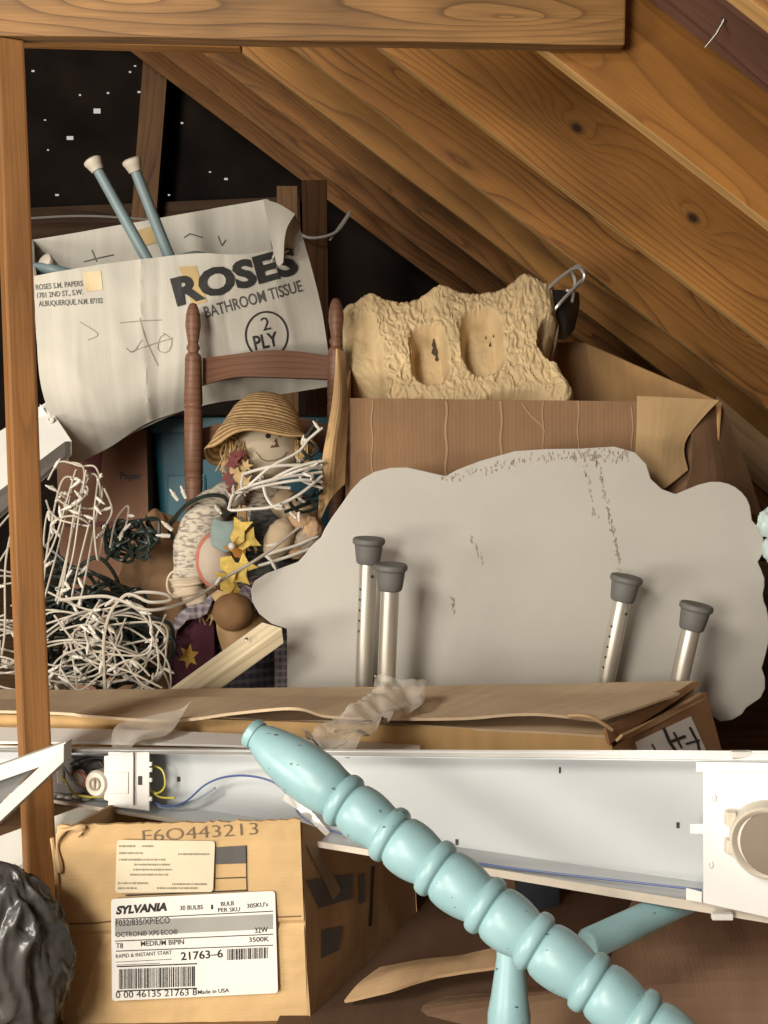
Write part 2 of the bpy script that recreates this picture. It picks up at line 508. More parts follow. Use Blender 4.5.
# decals: print and tape laid on a real surface
class Surface:
    def __init__(s, *mbs):
        vs = []; fs = []
        for m in mbs:
            k = len(vs); vs += m.v; fs += [tuple(i + k for i in f) for f in m.f]
        s.b = BVHTree.FromPolygons(vs, fs)
    def hit(s, px, py, off=0.0012):
        d = ray(px, py).normalized()
        loc, n, i, dist = s.b.ray_cast(CAM, d)
        if loc is None: return None
        if n.dot(d) > 0: n = -n
        return loc + n * off
def decal_polys(mb, surf, polys, off=0.0012, sub=0):
    for poly in polys:
        pts = [surf.hit(x, y, off) for x, y in poly]
        if any(p is None for p in pts): continue
        idx = [mb.vert(p) for p in pts]
        mb.face(idx, [(x * 0.001, y * 0.001) for x, y in poly])
def rect_poly(x0, y0, x1, y1): return [(x0, y0), (x1, y0), (x1, y1), (x0, y1)]
def grid_quads(c, nx, ny):
    """c: TL TR BR BL px corners -> list of small quads"""
    def P(u, v):
        x = (c[0][0] * (1 - u) + c[1][0] * u) * (1 - v) + (c[3][0] * (1 - u) + c[2][0] * u) * v
        y = (c[0][1] * (1 - u) + c[1][1] * u) * (1 - v) + (c[3][1] * (1 - u) + c[2][1] * u) * v
        return (x, y)
    return [[P(i / nx, j / ny), P((i + 1) / nx, j / ny), P((i + 1) / nx, (j + 1) / ny), P(i / nx, (j + 1) / ny)] for i in range(nx) for j in range(ny)]
def stroke_quads(pts, w):
    out = []
    for (x0, y0), (x1, y1) in zip(pts, pts[1:]):
        L = math.hypot(x1 - x0, y1 - y0) or 1
        nx, ny = -(y1 - y0) / L * w / 2, (x1 - x0) / L * w / 2
        out.append([(x0 + nx, y0 + ny), (x1 + nx, y1 + ny), (x1 - nx, y1 - ny), (x0 - nx, y0 - ny)])
    return out
def text_tris(s, weight=0.0):
    cu = bpy.data.curves.new('t', 'FONT'); cu.body = s; cu.offset = weight; cu.resolution_u = 3
    o = bpy.data.objects.new('t', cu); COL.objects.link(o)
    dg = bpy.context.evaluated_depsgraph_get(); dg.update()
    me = bpy.data.meshes.new_from_object(o.evaluated_get(dg))
    vs = [(v.co.x, v.co.y) for v in me.vertices]
    fs = [tuple(p.vertices) for p in me.polygons]
    bpy.data.objects.remove(o); bpy.data.curves.remove(cu); bpy.data.meshes.remove(me)
    return vs, fs
def text_decal(mb, surf, s, x, y, w, h, x2=None, y2=None, slant=0.0, weight=0.0, off=0.0015, skew=0.0):
    """baseline from (x,y) with width w and cap height h in pixels; (x2,y2) sets the baseline's end"""
    vs, fs = text_tris(s, weight)
    if not vs: return
    X0 = min(v[0] for v in vs); X1 = max(v[0] for v in vs); Y0 = 0; Y1 = max(v[1] for v in vs)
    if x2 is None: x2, y2 = x + w, y
    dx, dy = x2 - x, y2 - y
    L = math.hypot(dx, dy)
    ux, uy = dx / L, dy / L
    vx, vy = uy, -ux          # up on the picture
    idx = {}
    ptsw = []
    for (a, b) in vs:
        t = (a - X0) / (X1 - X0); q = (b - Y0) / (Y1 - Y0) * h
        px_ = x + dx * t + vx * q + ux * slant * q + skew * 0
        py_ = y + dy * t + vy * q + uy * slant * q
        ptsw.append(surf.hit(px_, py_, off))
    base = len(mb.v)
    for p in ptsw: mb.v.append(p if p is not None else Vector((0, 0, -5)))
    for f in fs:
        if all(ptsw[i] is not None for i in f):
            mb.face([base + i for i in f])
def clean(mb):
    """drop points that missed the surface"""
    used = sorted({i for f in mb.f for i in f}); mp = {k: i for i, k in enumerate(used)}
    mb.v = [mb.v[k] for k in used]; mb.f = [tuple(mp[i] for i in f) for f in mb.f]
    return mb

# ================================================================== THE ATTIC ITSELF
OR_L = (0.43, 0.19, 0.042); OR_D = (0.11, 0.036, 0.007)
pa, pb = at(384, 50, 2.5), at(768, 345, 2.5)
SL = (pa.z - pb.z) / (pb.x - pa.x)
ZR = pa.z + SL * pa.x
def y_for(py):
    return (ZR - 0.9) / math.tan(math.atan((512 - py) / F_PX) - PITCH)
RAF_Y = [1.30, y_for(-76), 2.5, y_for(116), y_for(160), y_for(190), 4.85, 5.5]
RX0, RX1 = -2.0, 2.2
DV = 0.275
dirv = Vector((1, 0, -SL)).normalized()
upn = Vector((SL, 0, 1)).normalized() * (DV / math.hypot(1, SL))
def raf_uv(px, py, Y):
    """u,v metres of a picture point on the face of the rafter at depth Y"""
    p = at(px, py, Y); q = p - Vector((RX0, Y, ZR - SL * RX0))
    return q.dot(dirv), q.dot(upn.normalized())
knots2 = [(*raf_uv(577, 128, 2.5), 7.5, 0.10, 0.035, 1), (*raf_uv(693, 218, 2.5), 6.0, 0.09, 0.03, 1)]
knots1 = [(*raf_uv(700, 175, 1.85), 5.0, 0.30, 0.05, 0), (*raf_uv(560, 30, 1.85), 4.0, 0.2, 0.05, 0)]
knots3 = [(*raf_uv(430, 100, 3.1), 4.0, 0.22, 0.04, 0), (*raf_uv(735, 330, 3.1), 5.0, 0.12, 0.04, 0)]
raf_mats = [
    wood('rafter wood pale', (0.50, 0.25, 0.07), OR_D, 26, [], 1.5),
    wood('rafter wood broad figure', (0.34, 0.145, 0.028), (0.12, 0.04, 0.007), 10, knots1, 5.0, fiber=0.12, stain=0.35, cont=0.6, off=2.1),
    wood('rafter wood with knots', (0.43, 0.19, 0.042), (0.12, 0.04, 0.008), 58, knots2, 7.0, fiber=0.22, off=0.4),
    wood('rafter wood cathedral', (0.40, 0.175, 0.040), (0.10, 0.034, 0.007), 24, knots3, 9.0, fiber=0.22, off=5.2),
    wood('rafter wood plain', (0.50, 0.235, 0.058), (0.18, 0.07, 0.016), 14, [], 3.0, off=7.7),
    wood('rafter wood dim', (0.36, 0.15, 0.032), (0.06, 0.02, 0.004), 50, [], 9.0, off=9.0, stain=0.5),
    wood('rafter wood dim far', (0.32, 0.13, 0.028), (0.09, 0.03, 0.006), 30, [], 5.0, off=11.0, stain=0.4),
]
pale_under = wood('pale rafter underside', (0.66, 0.40, 0.15), (0.45, 0.24, 0.08), 20, [], 2.0, off=15, fiber=0.15, stain=0.3)
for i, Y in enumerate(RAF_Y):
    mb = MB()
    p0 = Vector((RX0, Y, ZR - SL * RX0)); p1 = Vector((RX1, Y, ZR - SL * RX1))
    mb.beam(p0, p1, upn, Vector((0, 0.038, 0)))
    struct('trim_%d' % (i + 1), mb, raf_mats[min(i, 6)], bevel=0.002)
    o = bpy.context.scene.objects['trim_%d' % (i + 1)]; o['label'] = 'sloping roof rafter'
    o.data.materials.append(pale_under)
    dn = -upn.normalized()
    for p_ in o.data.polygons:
        if p_.normal.dot(dn) > 0.6: p_.material_index = 1  # rafter faces pointing down take the paler wood

# roof sheathing right, left slope, floor, far gable with nail holes, left knee wall
RY0, RY1 = -1.2, 6.0
sheath = wood('roof sheathing plywood', (0.19, 0.10, 0.075), (0.06, 0.03, 0.025), 16, [], 3.0, rough=0.45, off=20, stain=0.45)
def plane_slab(a, b, c, d, th):
    mb = MB(); a, b, c, d, th = map(Vector, (a, b, c, d, th))
    mb.hexa([a, b, c, d, a + th, b + th, c + th, d + th]); return mb
k = Vector((0, 0, DV + 0.001))
A = Vector((RX0 - 0.05, RY0, ZR - SL * (RX0 - 0.05))) + k; B = Vector((RX1, RY0, ZR - SL * RX1)) + k
mb = plane_slab(A, B, B + Vector((0, RY1 - RY0, 0)), A + Vector((0, RY1 - RY0, 0)), (0, 0, 0.02))
struct('ceiling', mb, sheath)
ridge_z = ZR - SL * RX0
dark_wood = wood('dark sheathing boards', (0.06, 0.036, 0.024), (0.02, 0.012, 0.008), 9, [], 2.0, off=31, rough=0.8)
A = Vector((RX0, RY0, ridge_z + DV)); B = Vector((-4.6, RY0, ridge_z + DV - 2.6 * SL))
struct('ceiling_left', plane_slab(A, B, B + Vector((0, RY1 - RY0, 0)), A + Vector((0, RY1 - RY0, 0)), (0, 0, 0.02)), dark_wood)
floor_m = wood('attic plywood floor', (0.26, 0.15, 0.07), (0.12, 0.06, 0.03), 12, [], 2.0, off=40, rough=0.85)
struct('floor', plane_slab((-4.6, RY0, 0), (RX1 + 0.3, RY0, 0), (RX1 + 0.3, RY1, 0), (-4.6, RY1, 0), (0, 0, -0.03)), floor_m)
A = Vector((-4.6, RY0, 0)); 
struct('wall_left', plane_slab((-4.6, RY0, 0), (-4.6, RY1, 0), (-4.6, RY1, 1.9), (-4.6, RY0, 1.9), (-0.03, 0, 0)), dark_wood)
struct('near_light_block', plane_slab((-0.25, RY0, 0), (2.4, RY0, 0), (2.4, RY0, 2.6), (-0.25, RY0, 2.6), (0, -0.03, 0)), dark_wood)  # partial wall out of view, added to block world light from the right
# far gable: boards with small holes that let the day through
holes = [(33, 71), (45, 120), (48, 150), (97, 111), (70, 138), (135, 66), (139, 92), (80, 95), (182, 123), (226, 179), (169, 195), (108, 93), (57, 195), (130, 72), (210, 172)]
YG = 5.98
hp = []
rg = random.Random(4)
for k_, (x, y) in enumerate(holes):
    p = at(x, y, YG)
    big = 0.017 if (x, y) in ((97, 111), (70, 138)) else (0.006 if k_ % 3 else 0.009)
    hp.append((p.x, p.z, big * rg.uniform(0.8, 1.1), big * rg.uniform(0.5, 0.8)))
xs = sorted({-4.6, 2.6, *[round(h[0] - h[2] / 1.0, 4) for h in hp], *[round(h[0] + h[2], 4) for h in hp]})
zs = sorted({0.0, 4.2, *[round(h[1] - h[3], 4) for h in hp], *[round(h[1] + h[3], 4) for h in hp]})
mb = MB(); gi = {}
for a in range(len(xs)):
    for c in range(len(zs)): gi[a, c] = mb.vert((xs[a], YG, zs[c]))
for a in range(len(xs) - 1):
    for c in range(len(zs) - 1):
        cx, cz = (xs[a] + xs[a + 1]) / 2, (zs[c] + zs[c + 1]) / 2
        if any(abs(cx - h[0]) < h[2] and abs(cz - h[1]) < h[3] for h in hp): continue
        mb.face([gi[a, c], gi[a + 1, c], gi[a + 1, c + 1], gi[a, c + 1]], [(xs[a], zs[c]), (xs[a + 1], zs[c]), (xs[a + 1], zs[c + 1]), (xs[a], zs[c + 1])])
gable_m = plain('dark gable boards', (0.020, 0.014, 0.011), 0.9, var=0.5, scale=2.5, dark=(0.008, 0.006, 0.005), spec=0.1)  # near-black base colour for the far gable
struct('wall_far', mb, gable_m)

dimwood = wood('dim framing wood', (0.22, 0.105, 0.035), (0.08, 0.03, 0.01), 25, [], 3.0, off=50)
def board(px0, px1, wpx, Y, th=0.038, mat=dimwood, name=None, label=None, cat=None):
    """flat board between two picture points at depth Y; wpx = its width in pixels"""
    p0, p1 = at(*px0, Y), at(*px1, Y)
    t = (p1 - p0).normalized(); w = t.cross(Vector((0, 1, 0))).normalized() * (wpx * Y / F_PX)
    mb = MB(); mb.beam(p0 - w / 2, p1 - w / 2, w, Vector((0, th, 0)))
    return mb
struct('trim_9', board((158, 30), (128, 420), 24, 5.7), dimwood)
struct('trim_10', board((20, 226), (300, 214), 34, 5.85, 0.04), wood('sill board', (0.10, 0.06, 0.035), (0.05, 0.025, 0.015), 20, [], 2.0, off=61))
struct('trim_11', board((314, 180), (322, 640), 24, 4.6), wood('brown framing post', (0.085, 0.038, 0.014), (0.03, 0.013, 0.005), 25, [], 3.0, off=63))
struct('trim_12', board((287, 186), (290, 640), 20, 5.3, 0.04), dimwood)
# collar beam across the top, with a second one behind it
beam_m = wood('beam wood', (0.33, 0.17, 0.055), (0.10, 0.045, 0.012), 24, [(0.9, 0.04, 5, 0.25, 0.03, 0), (0.3, 0.06, 4, 0.2, 0.03, 0)], 6.0, off=70, stain=0.6)
YB = RAF_Y[1] - 0.045
pl, pr = at(-60, 34, YB), at(625, 45, YB)
mb = MB(); mb.beam(pl, pr, Vector((0, 0, 0.14)), Vector((0, 0.038, 0)), seg=10, wob=0.003)
struct('trim_13', mb, beam_m, bevel=0.003)
pl, pr = at(-60, 40, 2.10), at(240, 48, 2.10)
mb = MB(); mb.beam(pl, pr, Vector((0, 0, 0.14)), Vector((0, 0.038, 0)))
struct('trim_14', mb, raf_mats[4], bevel=0.002)
# post
post_m = wood('post wood', (0.31, 0.14, 0.043), (0.19, 0.08, 0.023), 12, [(1.0, 0.02, 2, 0.3, 0.03, 0)], 1.0, off=80, stain=0.35, fiber=0.16)
pt, pbm = at(-4, 36, YB - 0.002), at(27, 880, 1.60)
mb = MB()
ang = math.radians(26)
wa = Vector((math.cos(ang), math.sin(ang), 0)) * 0.043; wb = Vector((-math.sin(ang), math.cos(ang), 0)) * 0.06
foot = pbm + (pbm - pt) * (pbm.z / (pt.z - pbm.z))
foot.z = 0.0
mb.beam(foot, pt, wa, wb, seg=12, wob=0.002)
struct('trim_15', mb, post_m, bevel=0.004)
# nail through the sheathing, lone cable in the dark corner
iron = plain('dull steel', (0.30, 0.28, 0.26), 0.35, 0.9)
# the sheathing plane through pixel (705,45)
def on_sheath(px, py):
    d = ray(px, py); P0 = Vector((0, 0, ZR + DV)); n = Vector((SL, 0, 1))
    t = (P0 - CAM).dot(n) / d.dot(n); return CAM + d * t
def on_low(px, py, off=0.0):
    d = ray(px, py); P0 = Vector((0, 0, ZR + 0.195 - off)); n = Vector((SL, 0, 1))
    return CAM + d * ((P0 - CAM).dot(n) / d.dot(n))
k = Vector((0, 0, 0.195)); xa, xb = 0.2, 1.2
A = Vector((xa, 1.345, ZR - SL * xa)) + k; B = Vector((xb, 1.345, ZR - SL * xb)) + k
struct('trim_16', plane_slab(A, B, B + Vector((0, 0.50, 0)), A + Vector((0, 0.50, 0)), (0, 0, 0.012)), wood('purplish stained board', (0.22, 0.12, 0.09), (0.09, 0.04, 0.035), 12, [], 3.0, rough=0.4, off=23, stain=0.5))
q = on_low(724, 20)
mb = MB(); e = q + Vector((-0.022, 0.02, -0.034)); mb.tube([q, q.lerp(e, 0.5) + Vector((0.003, 0, 0)), e], [0.0022, 0.002, 0.0012], 8); mb.lathe(q, e - q, [(-0.0008, 0), (-0.0008, 0.0055), (0.0012, 0.0055), (0.0012, 0.002)], 14)
single('roofing_nail', mb, iron, 'bent dark nail poking down through the purplish roof boards at top right', 'nail', smooth=True)
cable_m = plain('grey cable', (0.35, 0.32, 0.28), 0.5)
mb = MB(); mb.tube(spline([at(330, 240, 4.5), at(350, 212, 4.4), at(336, 232, 4.45), at(312, 238, 4.5), at(296, 232, 4.52)], 24), 0.006, 6)
single('electric_cable', mb, cable_m, 'grey cable curling past a dark post right of the white bathroom tissue box', 'cable', smooth=True)
mb = MB(); mb.tube(spline([at(20, 219, 5.7), at(90, 216, 5.68), at(200, 222, 5.7), at(290, 216, 5.65)], 24), 0.006, 6)
single('electric_cable', mb, cable_m, 'pale cable stretched along the dark gable wall above the white box', 'cable', smooth=True)

# ================================================================== LARGE THINGS
CB = (0.56, 0.37, 0.19)
cb_tan = cardboard('cardboard tan', CB)
cb_brown = cardboard('cardboard brown', (0.36, 0.20, 0.095), flute=150)
cb_fluted = cardboard('cardboard fluted brown', (0.27, 0.155, 0.08), flute=110, bstr=0.35)
cb_dark = cardboard('cardboard dark', (0.19, 0.105, 0.055))
cb_edge = cardboard('torn cardboard edge', (0.62, 0.42, 0.22), bstr=0.3)
cb_pale = cardboard('cardboard pale top', (0.66, 0.50, 0.325), stain=0.15)
ink = plain('black ink', (0.025, 0.023, 0.022), 0.6)
inkg = plain('grey ink', (0.10, 0.095, 0.09), 0.6)
tape_m = plain('yellowed tape', (0.55, 0.40, 0.19), 0.35, var=0.2)
white_cb = cardboard('white box board', (0.58, 0.55, 0.475), flute=120, stain=0.12, bstr=0.1)
paper = plain('label paper', (0.80, 0.78, 0.72), 0.6, var=0.05)
paper_y = plain('old label paper', (0.66, 0.58, 0.42), 0.6, var=0.08)

# ---- cloud-shaped board
YC0, YC1 = 2.285, 2.36
c0, c1 = at(500, 720, YC0), at(500, 450, YC1)
cn = Vector((0, (c1 - c0).z, -(c1 - c0).y)).normalized()     # plane normal (x-free)
def on_cloud(px, py, off=0.0):
    d = ray(px, py); t = (c0 + cn * off - CAM).dot(cn) / d.dot(cn); return CAM + d * t
cusps = [
    [(288, 760), (287, 690), (287, 640), (287, 629)],
    [(287, 629), (266, 621), (253, 604), (251, 588), (259, 577), (281, 568), (301, 560), (307, 550), (321, 537)],
    [(321, 537), (328, 523), (343, 502), (358, 482), (379, 470), (405, 467), (428, 472), (446, 476)],
    [(446, 476), (468, 465), (520, 450), (570, 449), (622, 447), (645, 462), (654, 484), (676, 494)],
    [(676, 494), (708, 482), (732, 485), (748, 500), (752, 520)],
    [(752, 520), (762, 533), (764, 550), (758, 562)],
    [(758, 562), (765, 580), (763, 597), (768, 613), (769, 640), (762, 668)],
    [(762, 668), (766, 684), (760, 699), (748, 706), (740, 716), (722, 722), (708, 712), (702, 700)],
]
out = []
for c in cusps:
    s = spline([V(x, y, 0) for x, y in c], 12)
    out += [(p.x, p.y) for p in s[:-1]]
out += [(690, 760)]
mb = MB()
pts = [on_cloud(x, y) for x, y in out]
mb.poly_prism(pts, cn * (-0.014 if cn.y < 0 else 0.014))
cloud_m = plain('grey painted board', (0.46, 0.435, 0.385), 0.55, var=0.05, scale=5, bmp=0.15, bscale=300)
t = thing('cloud_board', 'grey cloud-shaped wooden board with scalloped edge leaning against the open brown box', 'board', on_cloud(500, 760))
part('panel', mb, cloud_m, t, bevel=0.0025)
sf = Surface(mb)
stain = plain('brown scuff', (0.31, 0.26, 0.19), 0.7, var=0.3, scale=60)
m2 = MB(); rr = random.Random(3)
def scuff(m, pts, w, n=6):
    P3 = [V(x, y, 0) for x, y in pts]
    for k in range(n * 9):
        p = catmull(P3, rr.random()); x, y = p.x + rr.gauss(0, w), p.y + rr.gauss(0, w)
        a, b_ = rr.uniform(0.3, 0.9), rr.uniform(0.5, 2.6)
        decal_polys(m, sf, [[(x + a * math.cos(q) + rr.uniform(-.2, .2), y + b_ * math.sin(q)) for q in (0, 1, 2.1, 3.1, 4.2, 5.2)]], 0.0008)
scuff(m2, [(594, 455), (600, 475), (606, 500), (612, 530), (617, 550), (620, 572)], 1.2, 12)
scuff(m2, [(585, 460), (590, 490), (598, 520)], 1.5, 3)
scuff(m2, [(440, 480), (500, 466), (540, 458), (600, 454)], 2.5, 12)
scuff(m2, [(570, 455), (600, 455), (628, 455)], 3.5, 10)
scuff(m2, [(470, 538), (477, 550), (484, 566)], 1.2, 2)
scuff(m2, [(452, 598), (454, 612)], 0.8, 2)
part('scuff_marks', m2, stain, t, 'brown scuffs and drip marks', kind='stuff')

# ---- big open cardboard box behind the cloud
YF = 2.50
t = thing('cardboard_box', 'large open brown cardboard box holding a moulded pulp tray behind the cloud board', 'box', V(at(520, 500, 2.7).x, 2.7, 0.0))
mb = MB()
mb.slab(sheet([(352, 760, YF), (690, 760, YF), (692, 402, YF), (346, 398, YF)], 30, 20, 0.004, 4, 2, 0.003), 0.005)
part('front_panel', mb, cb_fluted, t)
sff = Surface(mb)
mb = MB()
mb.slab(sheet([(692, 760, YF + 0.01), (640, 640, 3.05), (586, 344, 3.05), (720, 402, YF + 0.01)], 16, 12, 0.003, 4, 5), 0.005, V(0, 2.6, 0.8))
part('side_panel', mb, cardboard('box inside tan', (0.50, 0.29, 0.125), flute=90), t, 'lighter tan inside of the right side')
mb = MB()
mb.slab(sheet([(380, 640, 3.07), (640, 640, 3.07), (588, 343, 3.07), (360, 336, 3.07)], 12, 12, 0.002, 4, 5), 0.005)
part('back_panel', mb, cb_brown, t)
mb = MB()
mb.slab(sheet([(350, 760, YF + 0.01), (372, 640, 3.04), (352, 345, 3.04), (344, 400, YF + 0.01)], 12, 12, 0.002, 4, 8), 0.005, V(-1, 2.6, 0.8))
part('side_panel', mb, cb_brown, t)
mb = MB()   # left flap seen edge-on, hanging to the left
mb.slab(loft([[(317, 528, 2.44), (330, 500, 2.44), (345, 484, 2.47)], [(322, 460, 2.44), (334, 450, 2.44), (347, 440, 2.48)], [(333, 400, 2.45), (341, 398, 2.46), (348, 398, 2.49)], [(336, 349, 2.50), (338, 349, 2.50), (345, 352, 2.52)]], 8, 20, 0.003, 9, 3), 0.006)
part('flap', mb, cardboard('flap tan', (0.62, 0.40, 0.19)), t, 'light tan flap at the left corner')
mb = MB()   # right flap, bent down
mb.slab(loft([[(686, 492, 2.47), (722, 500, 2.5), (764, 520, 2.6)], [(692, 455, 2.47), (716, 452, 2.5), (748, 470, 2.58)], [(690, 402, 2.49), (706, 403, 2.5), (722, 404, 2.53)]], 10, 14, 0.004, 6, 7), 0.005)
part('flap', mb, cb_dark, t, 'dark brown flap bent outwards at right')
mb = MB()   # lighter crumpled band at front right
mb.slab(loft([[(630, 492, 2.485), (655, 494, 2.47), (688, 470, 2.475)], [(636, 440, 2.48), (660, 442, 2.465), (686, 440, 2.47)], [(637, 396, 2.485), (665, 397, 2.475), (719, 400, 2.48)]], 12, 12, 0.003, 9, 4, 0.004), 0.003)
part('crumpled_corner', mb, cardboard('worn cardboard', (0.44, 0.29, 0.14), flute=70, bstr=0.3), t, 'creased lighter patch at the front right corner')
crz = cardboard('crease highlight', (0.40, 0.25, 0.135))
for cx_ in (372, 446, 501, 543, 578, 632):
    mb = MB()
    decal_polys(mb, sff, [q for q in stroke_quads([(cx_ + 0.8 * math.sin(k + cx_), 401 + 6 * k) for k in range(14)], 2.2 if cx_ in (446, 501) else 1.4)], 0.002)
    part('crease', mb, crz, t)
mb = MB(); decal_polys(mb, sff, stroke_quads([(522, 404), (530, 415), (540, 424), (545, 432)], 1.4), 0.002)
part('crease', mb, crz, t)

# ---- moulded pulp tray
NU, NV = 230, 150
BLp, BRp, TRp, TLp = at(354, 440, 2.62), at(575, 440, 2.62), at(556, 278, 2.86), at(338, 300, 2.86)
n_t = (BRp - BLp).cross(TLp - BLp).normalized()
if n_t.dot(CAM - BLp) < 0: n_t = -n_t
def sstep(a, b, x):
    x = max(0, min(1, (x - a) / (b - a))); return x * x * (3 - 2 * x)
pockets = [(0.06, 0.52, 0.10, 0.30, 0.035), (0.385, 0.56, 0.075, 0.17, 0.075), (0.635, 0.63, 0.085, 0.19, 0.065), (0.30, 0.13, 0.13, 0.13, 0.045), (0.76, 0.16, 0.14, 0.13, 0.05), (0.98, 0.62, 0.06, 0.13, 0.05)]
def tray_h(u, v):
    h = 0.0
    for (cu, cv, ru, rv, dp) in pockets:
        d = (abs((u - cu) / ru) ** 3.2 + abs((v - cv) / rv) ** 3.2) ** (1 / 3.2)
        w = noise.noise(V(u * 9, v * 7, cu * 7)) * 0.12
        h -= dp * (1 - sstep(0.78 + w, 1.22 + w, d))
    flat = 1 - min(1, abs(h) / 0.03)
    q = V(u * 44, v * 20, 0.3)
    q = q + V(noise.noise(q * 0.5), noise.noise(q * 0.5 + V(7, 7, 7)), 0) * 1.6
    wr = abs(noise.noise(q)) * 1.1 + abs(noise.noise(q * 2.1)) * 0.6
    h += (0.0105 * (0.45 - wr)) * (0.15 + 0.85 * flat)
    h += 0.0025 * noise.noise(V(u * 40, v * 26, 3))
    for cu in (0.13, 0.47, 0.86):
        h += 0.022 * math.exp(-((u - cu) / 0.07) ** 2 - ((v - 0.94) / 0.12) ** 2)
    h += 0.015 * math.exp(-((u - 0.98) / 0.05) ** 2 - ((v - 0.30) / 0.08) ** 2)
    e = min(u / 0.05, (1 - u) / 0.05, (1 - v) / 0.06, 1.0)
    h -= 0.045 * (1 - max(0, e)) ** 2
    return h
G = []
for j in range(NV):
    v = j / (NV - 1); row = []
    for i in range(NU):
        u = i / (NU - 1)
        tv = 0.0
        for cu, a, w in ((0.13, 0.015, 0.06), (0.47, 0.020, 0.06), (0.86, 0.030, 0.07), (0.30, -0.008, 0.06), (0.66, -0.004, 0.06)):
            tv += a * math.exp(-((u - cu) / w) ** 2)
        tu = 0.016 * math.exp(-((v - 0.30) / 0.08) ** 2) - 0.022 * math.exp(-((v - 0.60) / 0.12) ** 2) + 0.0 * v
        tu += -0.03 * sstep(0.75, 1.0, 1 - v) * 0
        p = BLp.lerp(BRp, u).lerp(TLp.lerp(TRp, u), v)
        p = p + (TLp - BLp).normalized() * (tv * sstep(0.6, 1.0, v)) + (BRp - BLp).normalized() * (tu * sstep(0.75, 1.0, u))
        p = p + (BRp - BLp).normalized() * (-0.012 * sstep(0.75, 1.0, v) * sstep(0.4, 0.0, u) * -1 - 0.014 * math.exp(-((v - 0.8) / 0.16) ** 2) * 0)
        p = p + n_t * tray_h(u, v)
        row.append(p)
    G.append(row)
mb = MB(); mb.slab(G, 0.012)
pulp = plain('moulded paper pulp', (0.62, 0.46, 0.25), 0.85, var=0.14, scale=14, bmp=0.5, bscale=220)
t = thing('pulp_packing_tray', 'wrinkled tan moulded pulp packing tray standing in the big open box', 'packing tray', BLp.lerp(BRp, .5))
part('tray', mb, pulp, t, smooth=True, angle=1.6)
# deep side wall of the tray at right, ribbed, coloured darker than the tray face
mb = MB()
rowsP = []
for j in range(40):
    v = j / 39; row = []
    for i in range(14):
        w = i / 13
        base = G[int(v * (NV - 1))][NU - 1]
        rib = 0.006 * math.sin(w * 16)
        row.append(base - n_t * (0.012 + 0.085 * w) + (BRp - BLp).normalized() * (0.012 * w + rib + 0.004 * noise.noise(V(v * 8, w * 5, 0))))
    rowsP.append(row)
mb.slab(rowsP, 0.006, V(3, 2.4, 1))
part('side_wall', mb, plain('darker pulp side', (0.30, 0.21, 0.12), 0.9, bmp=0.4), t, 'darker ribbed side', smooth=True)
mb = MB(); sft = Surface_t = None
ts = MB(); ts.grid(G); sft = Surface(ts)
brsp = plain('dark worn fibre', (0.08, 0.05, 0.03), 0.9)
for (x, y, w, h_) in ((434, 343, 3, 6), (435, 350, 5, 8), (437, 358, 3, 5), (490, 345, 1.5, 3), (486, 338, 1.2, 2), (494, 336, 1.2, 2)):
    decal_polys(mb, sft, [[(x + w * .6 * math.cos(a) * (1 + .4 * math.sin(a * 3)), y + h_ * .8 * math.sin(a)) for a in [k * math.pi / 6 for k in range(12)]]], 0.002)
    if y > 350 or w < 3: part('worn_spot', mb, brsp, t, 'dark worn spot in a pocket'); mb = MB()

# ---- big binder clip
t = thing('binder_clip', 'large black binder clip with wire handles beside the pulp tray', 'clip', at(560, 335, 2.90))
bk = plain('black enamel', (0.035, 0.03, 0.028), 0.4)
mb = MB()
c_ = [(546, 292, 2.86), (578, 290, 2.94), (576, 318, 2.95), (570, 334, 2.93), (556, 336, 2.88)]
mb.slab(loft([[(556, 338, 2.90), (564, 340, 2.92), (574, 330, 2.95)], [(550, 310, 2.87), (566, 314, 2.88), (580, 306, 2.94)], [(546, 290, 2.86), (562, 290, 2.88), (579, 292, 2.94)]], 10, 12, 0.002, 9, 1), 0.03)
part('clip_body', mb, bk, t, smooth=True)
steel = plain('bright steel wire', (0.78, 0.76, 0.72), 0.35, 0.55, var=0.05)
for (pts) in ([(552, 298, 2.86), (549, 288, 2.85), (574, 268, 2.88), (583, 272, 2.89), (583, 280, 2.89), (572, 290, 2.88), (566, 290, 2.88)],
              [(552, 314, 2.85), (560, 303, 2.84), (578, 284, 2.88), (585, 276, 2.9), (579, 266, 2.91), (572, 271, 2.9), (575, 282, 2.9), (572, 302, 2.88)]):
    mb = MB(); mb.tube(spline(wpts(pts), 40), 0.0042, 8); part('wire_handle', mb, steel, t, smooth=True)

